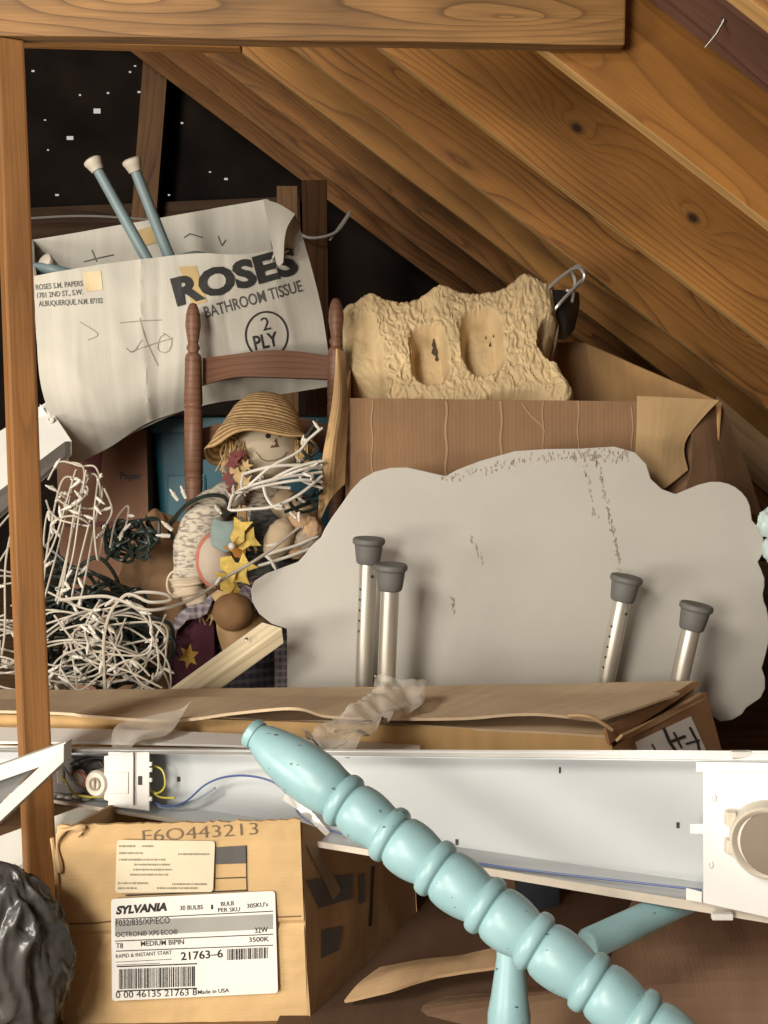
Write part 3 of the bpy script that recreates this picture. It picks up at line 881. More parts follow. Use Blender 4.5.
# ---- bath stool, upside down: four aluminium legs with grey rubber feet
alu = plain('brushed aluminium', (0.66, 0.62, 0.54), 0.38, 0.75, var=0.06)
rub = plain('grey rubber', (0.135, 0.13, 0.12), 0.6, var=0.1)
t = thing('bath_stool', 'upturned bath stool, four aluminium legs with grey rubber feet in front of the cloud board', 'stool', V(at(520, 760, 2.22).x, 2.22, 0.0))
legs = [((369, 538), (361, 760), 2.24), ((391, 564), (382, 790), 2.16), ((627, 576), (590, 760), 2.24), ((697, 604), (652, 800), 2.16)]
ends = []
for (x0, y0), (x1, y1), Y in legs:
    top = at(x0, y0, Y); bot = at(x1, y1, Y + 0.01)
    ax = (bot - top).normalized(); L = (bot - top).length
    r = 0.0185
    mb = MB(); mb.lathe(top + ax * 0.02, ax, [(0, 0), (0, r), (L, r), (L, 0)], 28)
    lg = part('leg', mb, alu, t, smooth=True)
    mb = MB(); mb.lathe(top, ax, [(0.001, 0), (0, 0.027), (0.0, 0.031), (0.003, 0.0335), (0.010, 0.0335), (0.013, 0.031), (0.014, 0.029), (0.034, 0.0268), (0.050, 0.0245), (0.053, 0.022), (0.053, 0.017)], 32)
    part('rubber_foot', mb, rub, lg, 'grey rubber foot', smooth=True, angle=0.9)
    mb = MB()
    left = Vector((-0.75, -0.66, 0))
    for k in range(5):
        c = top + ax * (0.085 + 0.022 * k + 0.02) + left * (r - 0.0005)
        mb.lathe(c, left, [(0, 0.0026), (0.0012, 0.0026), (0.0012, 0)], 10)
    if Y > 2.2:
        part('adjusting_holes', mb, bk, lg, 'dark height-adjusting holes')
        mb = MB(); c = top + ax * 0.078 + Vector((0.5, -0.86, 0)) * (r - 0.001)
        mb.lathe(c, Vector((0.5, -0.86, 0)), [(0, 0.0035), (0.003, 0.003), (0.004, 0)], 12); part('snap_button', mb, bk, lg, smooth=True)
    ends.append(bot)
seat = MB(); zc = min(e.z for e in ends) - 0.02
cx = sum(e.x for e in ends) / 4
seat.box((cx, 2.21, zc - 0.015), (0.30, 0.06, 0.018))
seat.box((cx - 0.27, 2.21, zc / 2 - 0.02), (0.02, 0.05, zc / 2 - 0.02)); seat.box((cx + 0.27, 2.21, zc / 2 - 0.02), (0.02, 0.05, zc / 2 - 0.02))
part('seat', seat, plain('white plastic seat', (0.6, 0.58, 0.54), 0.5), t, bevel=0.006)

# ---- white bathroom tissue carton
t = thing('tissue_carton', 'crushed white open carton printed ROSES BATHROOM TISSUE, tipped on top of the teal tote', 'box', at(190, 470, 3.0))
rowsF = [
    [(72, 466, 2.72), (110, 447, 2.76), (150, 422, 2.80), (210, 404, 2.84), (270, 396, 2.88), (333, 386, 2.90)],
    [(52, 420, 2.66), (100, 410, 2.71), (150, 394, 2.74), (210, 378, 2.78), (270, 366, 2.82), (328, 352, 2.86)],
    [(40, 380, 2.70), (92, 366, 2.70), (150, 354, 2.73), (205, 342, 2.76), (262, 330, 2.80), (322, 310, 2.84)],
    [(36, 320, 2.72), (88, 312, 2.71), (145, 306, 2.73), (200, 298, 2.76), (255, 290, 2.80), (312, 268, 2.84)],
    [(34, 276, 2.73), (84, 267, 2.73), (140, 259, 2.74), (196, 254, 2.77), (250, 254, 2.80), (304, 240, 2.84)],
]
Gf = loft(rowsF, 110, 50, 0.010, 3.0, 1.7, True, 0.006)
for row in Gf:
    for i_ in range(len(row)):
        u_ = i_ / (len(row) - 1)
        row[i_] = row[i_] + V(0, -1, 0) * sum(a * math.exp(-abs(u_ - c - 0.02 * math.sin(row[i_].z * 9 + c * 20)) / 0.012) for c, a in ((0.16, .003), (0.40, .006), (0.445, -.004), (0.50, .003), (0.70, -.003), (0.86, .004)))
mb = MB(); mb.slab(Gf, 0.005)
part('front_panel', mb, white_cb, t, smooth=True, angle=0.6)
srf_m = MB(); srf_m.grid(Gf)
mbr = MB()   # upper right corner that stands up beyond the tear
Gr = loft([[(272, 262, 2.79), (288, 252, 2.82), (304, 241, 2.85)], [(278, 246, 2.785), (288, 238, 2.81), (300, 228, 2.85)], [(284, 232, 2.78), (289, 226, 2.80), (295, 214, 2.85)]], 8, 8)
mbr.slab(Gr, 0.005); part('torn_corner', mbr, white_cb, t)
s2 = MB(); s2.grid(Gr)
s_rose = Surface(srf_m, s2)
mb = MB()    # curl of board folded in at the tear
mb.slab(loft([[(276, 263, 2.775), (279, 266, 2.77), (283, 262, 2.765)], [(270, 235, 2.80), (277, 234, 2.77), (286, 231, 2.765)], [(263, 199, 2.86), (279, 204, 2.80), (295, 214, 2.78)]], 8, 12, 0.002, 12, 2), 0.004)
part('folded_corner', mb, white_cb, t, smooth=True, angle=0.7)
mb = MB()
mb.slab(loft([[(30, 300, 3.14), (150, 292, 3.18), (276, 285, 3.22)], [(32, 240, 3.20), (150, 220, 3.24), (266, 199, 3.28)]], 30, 12, 0.006, 4, 3, 0.003), 0.005)
part('back_panel', mb, white_cb, t)
sb = MB(); sb.grid(loft([[(30, 300, 3.14), (150, 292, 3.18), (276, 285, 3.22)], [(32, 240, 3.20), (150, 220, 3.24), (266, 199, 3.28)]], 30, 12, 0.006, 4, 3, 0.003))
s_back = Surface(sb)
mb = MB()
mb.slab(loft([[(333, 386, 2.90), (335, 360, 3.25)], [(322, 310, 2.85), (318, 300, 3.26)], [(304, 240, 2.85), (268, 199, 3.28)]], 8, 14, 0.003, 5, 5), 0.005, V(3, 2.5, 1))
part('end_panel', mb, white_cb, t)
mb = MB()
mb.slab(loft([[(72, 466, 2.73), (66, 440, 3.12)], [(42, 380, 2.71), (40, 370, 3.14)], [(34, 276, 2.74), (32, 240, 3.20)]], 8, 14, 0.003, 5, 6), 0.005, V(-3, 2.5, 1))
part('end_panel', mb, white_cb, t)
mb = MB()
mb.slab(loft([[(73, 464, 2.74), (200, 405, 2.86), (332, 386, 2.92)], [(66, 440, 3.12), (200, 395, 3.2), (334, 372, 3.24)]], 14, 8), 0.005, V(0, 2.5, -2))
part('bottom_panel', mb, white_cb, t)
mb = MB()
W = [('R', 181, 308, 24, 36), ]
text_decal(mb, s_rose, 'ROSES', 177, 305, 0, 27, 299, 272, weight=0.045, off=0.0035)
part('brand_lettering', clean(mb), ink, t, 'black printed ROSES')
mb = MB()
text_decal(mb, s_rose, 'BATHROOM TISSUE', 206, 318, 0, 11.5, 303, 291, weight=0.012)
part('lettering', clean(mb), inkg, t)
mb = MB()
text_decal(mb, s_rose, '2', 263, 331, 0, 13, 271, 329, weight=0.0)
text_decal(mb, s_rose, 'PLY', 255, 350, 0, 14, 279, 345, weight=0.02)
ring = [(266.5 + 21 * math.cos(a), 335 + 23 * math.sin(a)) for a in [k * math.pi / 20 for k in range(41)]]
decal_polys(mb, s_rose, stroke_quads(ring, 1.8), 0.002)
part('ply_emblem', clean(mb), ink, t, 'black circle reading 2 PLY')
mb = MB()
for k, (s_, w_) in enumerate((('ROSES S.M. PAPERS', 47), ('1701 2ND ST., S.W.', 47), ('ALBUQUERQUE, N.M. 87102', 67))):
    text_decal(mb, s_rose, s_, 36 + k * 1.5, 290 + k * 8.2, 0, 5.4, 36 + w_, 286 + k * 8.6, weight=0.012)
part('address_lettering', clean(mb), inkg, t)
mb = MB()
scr = [[(120, 323), (140, 321), (162, 320)], [(130, 352), (150, 345), (173, 338)], [(140, 318), (146, 340), (158, 366)], [(142, 340), (133, 352), (126, 348)], [(163, 333), (172, 340), (168, 352), (158, 350), (160, 338), (166, 334)], [(80, 322), (98, 334), (88, 340)]]
pen_m = plain('pen line', (0.30, 0.27, 0.22), 0.7)
for s_ in scr:
    mb = MB(); decal_polys(mb, s_rose, stroke_quads([(p.x, p.y) for p in spline([V(x, y, 0) for x, y in s_], 12)], 0.9), 0.0015)
    part('pen_scribble', mb, pen_m, t)
mb = MB()
for s_ in [[(84, 262), (100, 258), (114, 255)], [(184, 238), (190, 234), (203, 238)], [(92, 250), (97, 262)], [(218, 236), (222, 246), (226, 240)]]:
    mb = MB(); decal_polys(mb, s_back, stroke_quads(s_, 1.2), 0.002)
    part('pen_scribble', mb, inkg, t)
mb = MB()
decal_polys(mb, s_rose, grid_quads([(83, 272), (101, 271), (103, 290), (86, 292)], 4, 4), 0.0018)
part('tape_patch', mb, tape_m, t, 'yellowed tape patch')
mb = MB()
decal_polys(mb, s_rose, grid_quads([(179, 267), (196, 266), (207, 302), (192, 306)], 4, 6), 0.0018)
part('tape_patch', mb, tape_m, t, 'yellowed tape patch')
mb = MB()
decal_polys(mb, s_back, grid_quads([(132, 224), (150, 218), (160, 242), (146, 246)], 3, 3), 0.003)
part('tape_patch', mb, tape_m, t, 'shiny crumpled tape patch')

# ---- pale blue stool standing upside down in the carton
blue_pipe = plain('dusty blue paint', (0.20, 0.27, 0.28), 0.45, var=0.08)
cap_m = plain('cream rubber tip', (0.58, 0.52, 0.42), 0.6)
t = thing('metal_stool', 'small dusty blue tube-legged stool upside down inside the white tissue carton', 'stool', at(160, 300, 3.0))
def cap_tube(px0, px1, Y, r, capmat, t, name='leg', sub='rubber_tip', Y1=None):
    a, b_ = at(*px0, Y), at(*px1, Y1 or Y)
    ax = (b_ - a).normalized()
    mb = MB(); mb.lathe(a + ax * 0.008, ax, [(0, 0), (0, r), ((b_ - a).length, r * 1.15), ((b_ - a).length, 0)], 20)
    lg = part(name, mb, blue_pipe, t, smooth=True)
    mb = MB(); mb.lathe(a - ax * 0.004, ax, [(0, 0), (0.0, r * 1.25), (0.004, r * 1.75), (0.010, r * 1.85), (0.018, r * 1.6), (0.034, r * 1.25), (0.034, r)], 20)
    part(sub, mb, capmat, lg, 'cream rubber tip', smooth=True)
cap_tube((92, 160), (152, 268), 2.96, 0.0135, cap_m, t, Y1=2.98)
cap_tube((131, 160), (172, 264), 2.90, 0.0135, cap_m, t, Y1=2.95)
cap_tube((44, 262), (80, 285), 2.86, 0.0135, cap_m, t, Y1=2.95)
mb = MB()
mb.tube(spline(wpts([(152, 266, 2.98), (172, 262, 2.94), (196, 256, 2.94), (212, 262, 3.0), (216, 275, 3.05)]), 20), 0.013, 10)
mb.tube(spline(wpts([(150, 266, 2.96), (160, 268, 2.94), (174, 264, 2.94)]), 8), 0.015, 10)
part('bent_rail', mb, blue_pipe, t, smooth=True)
mb = MB(); mb.tube(spline(wpts([(30, 268, 2.88), (52, 270, 2.85), (80, 279, 2.88), (100, 300, 2.95)]), 16), 0.015, 10)
part('bent_rail', mb, blue_pipe, t, smooth=True)

# ---- teal storage tote under the carton
teal = plain('teal plastic', (0.010, 0.085, 0.120), 0.5, var=0.08)
t = thing('storage_tote', 'teal plastic storage tote behind the brown ladder-back chair, under the white carton', 'tote', V(-0.4, 3.1, 0))
YT = 3.05
mb = MB()
x0, x1 = at(148, 450, YT).x, at(345, 450, YT).x
zt = at(240, 417, YT).z
def taper_box(x0, x1, y0, y1, z0, z1, tap, rad=0.04, nseg=6):
    rows = []
    for k in range(10):
        f = k / 9; z = z0 + (z1 - z0) * f; s = tap * (1 - f)
        row = []
        for cx, cy, a0 in ((x1 - rad - s, y0 + rad + s, -90), (x1 - rad - s, y1 - rad - s, 0), (x0 + rad + s, y1 - rad - s, 90), (x0 + rad + s, y0 + rad + s, 180)):
            for q in range(nseg + 1):
                a = math.radians(a0 + 90 * q / nseg)
                row.append(V(cx + rad * math.cos(a), cy + rad * math.sin(a), z))
        rows.append(row)
    return rows
rws = taper_box(x0, x1, YT, YT + 0.42, 0.0, zt - 0.03, 0.05)
mb.grid(rws, closed_u=True); mb.face(list(range(len(rws[0])))[::-1])
part('body', mb, teal, t, smooth=True, angle=0.8)
mb = MB()
rl = taper_box(x0 - 0.018, x1 + 0.018, YT - 0.018, YT + 0.438, zt - 0.045, zt, 0.0)
mb.grid(rl, closed_u=True); n_ = len(rl[0]); mb.face(list(range(9 * n_, 10 * n_))); mb.face(list(range(n_))[::-1])
part('lid', mb, teal, t, smooth=True, bevel=0.004)
mb = MB()
a_ = at(158, 462, YT - 0.002); b_ = at(200, 520, YT - 0.002)
mb.box(((a_.x + b_.x) / 2 + .02, YT + 0.012, zt - 0.25), (0.055, 0.008, 0.09)); part('rib_panel', mb, teal, t, bevel=0.006)

# ---- dark carton at the left behind the lights
t = thing('cardboard_box', 'shadowed reddish brown carton behind the hanging white string lights', 'box', V(at(105, 500, 3.1).x, 3.1, 0))
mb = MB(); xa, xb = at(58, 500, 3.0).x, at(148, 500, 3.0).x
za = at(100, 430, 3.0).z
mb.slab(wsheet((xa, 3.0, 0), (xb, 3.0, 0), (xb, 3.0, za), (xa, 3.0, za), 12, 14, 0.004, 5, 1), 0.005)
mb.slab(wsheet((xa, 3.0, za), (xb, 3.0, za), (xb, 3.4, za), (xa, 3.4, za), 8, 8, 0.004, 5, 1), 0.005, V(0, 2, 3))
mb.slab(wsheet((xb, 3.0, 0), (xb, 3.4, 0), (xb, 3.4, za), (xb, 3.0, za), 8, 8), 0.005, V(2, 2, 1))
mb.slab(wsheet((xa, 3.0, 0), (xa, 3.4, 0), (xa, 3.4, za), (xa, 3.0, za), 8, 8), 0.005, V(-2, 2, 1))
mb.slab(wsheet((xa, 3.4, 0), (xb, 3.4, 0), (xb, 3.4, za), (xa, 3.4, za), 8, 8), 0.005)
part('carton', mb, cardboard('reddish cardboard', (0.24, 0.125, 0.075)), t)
s_ = Surface(mb); mb = MB()
text_decal(mb, s_, 'Paper', 120, 479, 0, 7, 142, 479, weight=0.03)
part('lettering', clean(mb), ink, t)
mb = MB(); decal_polys(mb, s_, grid_quads([(74, 452), (102, 450), (100, 475), (84, 470)], 5, 5), 0.002)
dred = plain('dark red print', (0.12, 0.02, 0.025), 0.7)
part('printed_panel', mb, dred, t, 'dark red printed patch')
mb = MB()
decal_polys(mb, s_, grid_quads([(60, 522), (147, 521), (147, 526), (60, 527)], 5, 2), 0.002)
part('printed_stripe', mb, dred, t, 'dark red printed stripe')

# ---- ladder-back chair
brown = wood('stained brown wood', (0.215, 0.105, 0.062), (0.12, 0.055, 0.032), 60, [], 3.0, off=90, rough=0.45, fiber=0.15, stain=0.2)
t = thing('wooden_chair', 'brown ladder-back wooden chair with turned finials behind the scarecrow doll', 'chair', V(at(262, 500, 2.62).x, 2.75, 0))
def post_prof(L):
    # finial, neck, shaft with grooves; distances from the top, in metres
    p = [(0, 0.001), (0.002, 0.008), (0.012, 0.013), (0.03, 0.0175), (0.055, 0.019), (0.075, 0.016), (0.098, 0.0125), (0.104, 0.0155), (0.110, 0.0165), (0.116, 0.013), (0.120, 0.0125), (0.124, 0.017), (0.13, 0.0195), (0.135, 0.020)]
    for g in (0.245, 0.415): p += [(g - 0.002, 0.0225), (g, 0.0205), (g + 0.003, 0.0205), (g + 0.006, 0.023), (g + 0.010, 0.0205), (g + 0.013, 0.0205), (g + 0.015, 0.0222)]
    p += [(0.44, 0.0215), (0.5, 0.018), (0.54, 0.019), (0.6, 0.022), (0.63, 0.0225), (L, 0.019), (L, 0.0)]
    return [q for q in p if q[0] <= L]
pxs = [(193, 300), (335, 297)]
tops = [at(193, 303, 2.70), at(336, 298, 2.76)]
for tp in tops:
    dn = (V(tp.x + (0.0), tp.y - 0.09, 0) - tp)
    mb = MB(); mb.lathe(tp, dn, post_prof(dn.length), 28)
    part('back_post', mb, brown, t, smooth=True, angle=0.9)
def rail(yt_l, yb_l, yt_m, yb_m, name):
    rowb = [(203, yb_l, 2.700), (235, (yb_l + yb_m) / 2 - 4, 2.725), (270, yb_m, 2.735), (303, (yb_l + yb_m) / 2 - 3, 2.745), (330, yb_l - 6, 2.750)]
    rowt = [(203, yt_l, 2.710), (235, yt_m + 4, 2.735), (270, yt_m, 2.745), (303, yt_m + 2, 2.755), (330, yt_l - 2, 2.760)]
    mb = MB(); mb.slab(loft([rowb, rowt], 30, 6), 0.018)
    part(name, mb, brown, t, smooth=True, angle=0.6)
rail(358, 385, 350, 377, 'top_slat')
rail(428, 460, 416, 445, 'slat')
ym = 2.52
mb = MB(); xl, xr = tops[0].x, tops[1].x
mb.box(((xl + xr) / 2, 2.67, 0.43), (0.20, 0.02, 0.018)); part('seat_rail', mb, brown, t, bevel=0.003)

# ---- long white metal fixture at the upper left
metal_w = plain('white enamelled metal', (0.74, 0.72, 0.67), 0.35, var=0.05, scale=4)
metal_d = plain('dusty white metal', (0.60, 0.58, 0.52), 0.45, var=0.12, scale=6)
grey_side = plain('grey metal', (0.22, 0.20, 0.175), 0.5)
t = thing('light_fixture', 'long white metal light fixture slanting down to the left below the tissue carton', 'light fixture', at(20, 520, 2.2))
mb = MB()
wf = [at(72, 441, 2.60), at(-60, 540, 2.44), at(-60, 468, 2.58), at(46, 402, 2.70)]
ws = [at(72, 455, 2.61), at(-60, 572, 2.45)]
bkd = V(0.02, 0.05, -0.05)
mb.hexa([ws[0], ws[1], wf[2] + bkd, wf[3] + bkd, wf[0], wf[1], wf[2], wf[3]])
part('housing', mb, metal_w, t, bevel=0.002)
sm_ = MB(); ofs = V(-0.012, -0.016, 0.0)
mb = MB(); mb.hexa([ws[0] + ofs, ws[1] + ofs, ws[1] + ofs * .2, ws[0] + ofs * .2, wf[0] + ofs, wf[1] + ofs, wf[1] + ofs * .2, wf[0] + ofs * .2])
part('side_lip', mb, grey_side, t, 'grey side lip', bevel=0.001)
mb = MB(); mb.lathe(at(51, 420, 2.645), V(0, -1, 0.3), [(0, 0.008), (0.004, 0.008), (0.005, 0.005), (0.002, 0.003), (0.002, 0)], 16)
part('screw', mb, metal_d, t)
# end plate standing under the carton corner
mb = MB(); mb.slab(sheet([(38, 440, 2.66), (70, 446, 2.66), (62, 436, 2.67), (40, 404, 2.67)], 4, 4), 0.004); part('end_plate', mb, metal_w, t)

# ---- long flat cardboard box across the middle
YLf, YLb = 1.87, 2.13
t = thing('long_cardboard_box', 'long flat worn cardboard box lying across the middle, torn flap and end label', 'box', V(0, 2.0, 0.2))
zb = 0.20
def fb(px, py, Y): return (px, py, Y)
mb = MB()
Fx0, Fx1 = at(-60, 740, YLf), at(612, 752, YLf)
# front wall
mb.slab(loft([[(-60, 800, YLf + .01), (300, 806, YLf), (614, 812, YLf)], [(-60, 713, YLf + .01), (300, 722, YLf), (612, 735, YLf)]], 40, 8, 0.002, 5, 1, 0.002), 0.005)
part('front_panel', mb, cardboard('yellow cardboard', (0.58, 0.37, 0.16)), t)
mb = MB()
mb.slab(loft([[(-60, 722, YLf + 0.02), (120, 716, YLf + .015), (300, 720, YLf + .015), (450, 727, YLf), (610, 735, YLf + 0.0)], [(-60, 690, YLb), (200, 688, YLb), (400, 686, YLb), (560, 684, YLb), (694, 681, YLb)]], 50, 12, 0.003, 4, 2, 0.002), 0.004, V(0, 2, 2))
part('top_panel', mb, cb_pale, t)
# lifted front edge of the top flap with its wavy lip
mb = MB()
lip = [(-60, 708, YLf - .01), (60, 712, YLf - .012), (84, 714, YLf - .03), (150, 719, YLf - .03), (190, 719, YLf - .03), (240, 712, YLf - .04), (295, 707, YLf - .05), (330, 716, YLf - .03), (400, 718, YLf - .02), (470, 716, YLf - .03), (540, 713, YLf - .03), (600, 720, YLf - .02)]
bk_ = [(x + (28 if x > 0 else 0) + (x / 700) * 60, 699 - x * 0.012, YLf + 0.13) for x, y, Y in lip]
mb.slab(loft([lip, bk_], 70, 8, 0.002, 7, 5, 0.0015), 0.005, V(0, 2, 2))
part('torn_flap', mb, cb_pale, t, 'lifted wavy top flap')
sl = MB(); sl.grid(loft([lip, bk_], 70, 8, 0.002, 7, 5, 0.0015)); s_top = Surface(sl)
mb = MB()
mb.slab(loft([[(-60, 800, YLb), (694, 800, YLb)], [(-60, 692, YLb), (694, 683, YLb)]], 8, 4), 0.004, V(0, 5, 0.2)); part('back_panel', mb, cb_tan, t)
mb = MB()
a1 = (613, 800, YLf); b1 = (724, 756, YLb); 
mb.slab(loft([[(620, 808, YLf), (735, 800, YLb)], [(612, 748, YLf), (706, 692, YLb)]], 10, 8, 0.001, 5, 1), 0.005, V(3, 1.5, 1))
part('end_panel', mb, cb_brown, t)
se = MB(); se.grid(loft([[(620, 808, YLf), (735, 800, YLb)], [(612, 748, YLf), (706, 692, YLb)]], 10, 8, 0.001, 5, 1)); s_end = Surface(se)
mb = MB()
mb.slab(loft([[(610, 744, YLf - .012), (650, 718, YLf + .11), (701, 684, YLb)], [(606, 728, YLf - .012), (648, 706, YLf + .11), (698, 681, YLb)]], 12, 4, 0.001, 8, 3), 0.006, V(3, 1, 1))
part('end_flap', mb, cb_brown, t)
mb = MB()
mb.slab(loft([[(617, 742, YLf - .008), (650, 728, YLf + .09), (706, 698, YLb - 0.005)], [(623, 736, YLf - .008), (650, 722, YLf + .09), (700, 692, YLb - 0.005)]], 10, 3), 0.005, V(3, 1, 1))
part('end_flap', mb, cb_tan, t)
mb = MB()
mb.tube(spline(wpts([(568, 716, YLf - .03), (585, 716, YLf - .035), (600, 722, YLf - .03), (612, 730, YLf - .02)]), 10), 0.0035, 6)
part('torn_edge', mb, cb_edge, t)
mb = MB(); decal_polys(mb, s_end, grid_quads([(634, 742), (690, 716), (707, 754), (640, 760)], 6, 6), 0.002)
part('end_label', mb, paper, t, 'white label on the end')
mb = MB()
for w_, s_ in ((3.0, [(662, 728), (668, 742), (676, 754)]), (2.0, [(672, 732), (680, 748)]), (3.0, [(668, 742), (684, 736)]), (2.5, [(688, 727), (696, 742), (698, 752)]), (2.0, [(684, 744), (698, 740)]), (1.5, [(650, 744), (655, 752)])):
    decal_polys(mb, s_end, stroke_quads(s_, w_), 0.0035)
part('label_print', mb, ink, t)
mb = MB()
for k, c in enumerate(((44, 698),)):
    pass
decal_polys(mb, s_top, [[(x + 128 + random.Random(i).uniform(-1, 1), y + 700) for x, y in ((-4, 0), (-1, -2), (3, -1), (5, 1), (1, 2), (-2, 2))] for i in range(2)], 0.001)
part('spot', mb, stain, t, 'small dark spot')
# carton that the long box lies on
t = thing('cardboard_box', 'low dark brown carton under the long flat box, behind the turned blue post', 'box', V(0.35, 2.1, 0))
mb = MB()
xa, xb = -0.55, 0.95
for q in (((xa, 1.92, 0), (xb, 1.92, 0), (xb, 1.92, .175), (xa, 1.92, .175), None), ((xa, 1.92, .175), (xb, 1.92, .175), (xb, 2.12, .175), (xa, 2.12, .175), V(0, 1, 3)),
          ((xb, 1.92, 0), (xb, 2.12, 0), (xb, 2.12, .175), (xb, 1.92, .175), V(4, 1, 0)), ((xa, 1.92, 0), (xa, 2.12, 0), (xa, 2.12, .175), (xa, 1.92, .175), V(-4, 1, 0))):
    mb.slab(wsheet(*q[:4], 16, 6, 0.003, 5, 2), 0.004, q[4])
part('carton', mb, cb_dark, t)

# ---- white metal cover lying under the long box
mb = MB()
A_, B_ = at(-60, 742, 1.84), at(420, 756, 1.80)
mb.slab(loft([[(-60, 741, 1.80), (200, 744, 1.78), (420, 753, 1.75)], [(-60, 726, 1.855), (200, 732, 1.84), (420, 745, 1.82)]], 20, 4), 0.004, V(0, 1.5, 2))
mb.slab(loft([[(-60, 751, 1.80), (200, 753, 1.775), (420, 759, 1.745)], [(-60, 745, 1.80), (200, 749, 1.777), (420, 756, 1.747)]], 20, 3), 0.004)
single('fixture_cover', mb, plain('bright cover enamel', (0.84, 0.82, 0.77), 0.4, var=0.04), 'white metal strip cover lying between the long cardboard box and the open light fixture', 'fixture cover')

# ---- open fluorescent fixture (channel, end plates, lamp holders, wires)
t = thing('fluorescent_fixture', 'open white fluorescent light fixture with lamp holders, tilted across the middle of the pile', 'light fixture', V(-0.05, 1.56, 0.2))
TLf, TRf = at(-40, 750, 1.80), at(840, 757, 1.30)
BLf, BRf = at(-40, 786, 1.79), at(840, 930, 1.285)
def fx(s, r, d=0.0):
    """s along the fixture 0..1, r 0 top .. 1 bottom, d depth behind the rim"""
    p = TLf.lerp(TRf, s).lerp(BLf.lerp(BRf, s), r)
    return p + FN * d
FN = (TRf - TLf).cross(BLf - TLf).normalized()
if FN.y < 0: FN = -FN
def fx_inv(px, py, d=0.0):
    rd = ray(px, py)
    # plane for depth d
    P0 = TLf + FN * d
    w = CAM + rd * ((P0 - CAM).dot(FN) / rd.dot(FN))
    return w
DEP = 0.045
def fxgrid(r0, d0, r1, d1, nu=30, nv=3, amp=0.0008):
    return crumple([[fx(i / (nu - 1), r0, d0).lerp(fx(i / (nu - 1), r1, d1), j / (nv - 1)) for i in range(nu)] for j in range(nv)], amp, 6, r0 * 3)
mb = MB()
mb.slab(fxgrid(0.02, DEP, 0.90, DEP, 40, 6), 0.0015)
backm = MB(); backm.grid(fxgrid(0.02, DEP, 0.90, DEP, 40, 6))
mb.slab(fxgrid(0.0, 0.0, 0.02, DEP), 0.0015, V(0, 2, -3))
mb.slab(fxgrid(1.0, 0.0, 0.90, DEP), 0.0015, V(0, 1, 3))
mb.slab(fxgrid(-0.02, 0.0, 0.035, -0.001), 0.002)
part('channel', mb, plain('cool white enamel', (0.48, 0.50, 0.505), 0.32, var=0.06, scale=5), t)
mb = MB(); mb.slab(fxgrid(-0.035, 0.002, 0.02, -0.003), 0.002)
part('top_lip', mb, grey_side if 0 else plain('worn lip metal', (0.42, 0.41, 0.38), 0.4, 0.4), t, 'grey bare metal lip')
s_fx = Surface(backm)
# bottom lip, catches dust
mb = MB(); mb.slab(fxgrid(0.965, -0.001, 1.03, 0.0), 0.002); part('bottom_lip', mb, plain('dusty lip', (0.56, 0.50, 0.41), 0.5, var=0.2), t)
# right end plate
def fq(px0, px1, y0l, y1l, y0r, y1r, d, th, mat, name, parent=t, bev=0.001, label=None):
    mb = MB()
    a, b_, c, e = fx_inv(px0, y1l, d), fx_inv(px1, y1r, d), fx_inv(px1, y0r, d), fx_inv(px0, y0l, d)
    mb.hexa([a, b_, c, e, a + FN * th, b_ + FN * th, c + FN * th, e + FN * th])
    return part(name, mb, mat, parent, label, bevel=bev)
ep = fq(703, 800, 765, 903, 766, 925, -0.006, 0.004, plain('bright white enamel', (0.72, 0.71, 0.67), 0.35, var=0.03), 'end_plate')
fq(696, 800, 762, 772, 763, 772, -0.007, 0.003, metal_w, 'end_tab', ep)
fq(690, 706, 824, 834, 824, 834, -0.004, 0.003, metal_w, 'end_tab', ep)
fq(686, 702, 888, 900, 892, 903, -0.004, 0.003, metal_w, 'end_tab', ep)
for (x, y) in ((714, 798), (711, 865)):
    c = fx_inv(x, y, -0.0075); mb = MB(); mb.lathe(c + FN * 0.002, -FN, [(0, 0.005), (0.002, 0.005), (0.003, 0.003), (0.001, 0.0025), (0.001, 0)], 16, (0.6, 1), V(1, 0, 0))
    part('rivet', mb, metal_w, ep, smooth=True)
hold = plain('cream plastic', (0.66, 0.60, 0.49), 0.4)
c = fx_inv(768, 838, -0.008)
mb = MB(); mb.lathe(c, -FN, [(0, 0.0), (0, 0.046), (0.03, 0.043), (0.034, 0.040), (0.030, 0.036), (0.026, 0.034), (0.026, 0)], 40)
lh = part('lamp_holder', mb, hold, ep, 'round cream lamp holder', smooth=True, angle=0.5)
mb = MB(); mb.lathe(c - FN * 0.022 + V(0.008, 0, 0), -FN, [(0, 0.038), (0.013, 0.038), (0.014, 0.036), (0.014, 0)], 36)
part('holder_face', mb, plain('taupe plastic', (0.20, 0.155, 0.115), 0.7), lh, 'taupe round face', smooth=True, angle=0.5)
for yy in (818, 846):
    mb = MB(); cc = fx_inv(730, yy, -0.02); mb.box(cc, (0.006, 0.006, 0.009)); part('holder_tab', mb, hold, lh, bevel=0.002)
for (x, y) in ((741, 754), (722, 916)):
    cc = fx_inv(x, y, -0.001); mb = MB(); mb.box(cc, (0.013, 0.004, 0.004)); part('spring_clip', mb, metal_w, t, bevel=0.001)
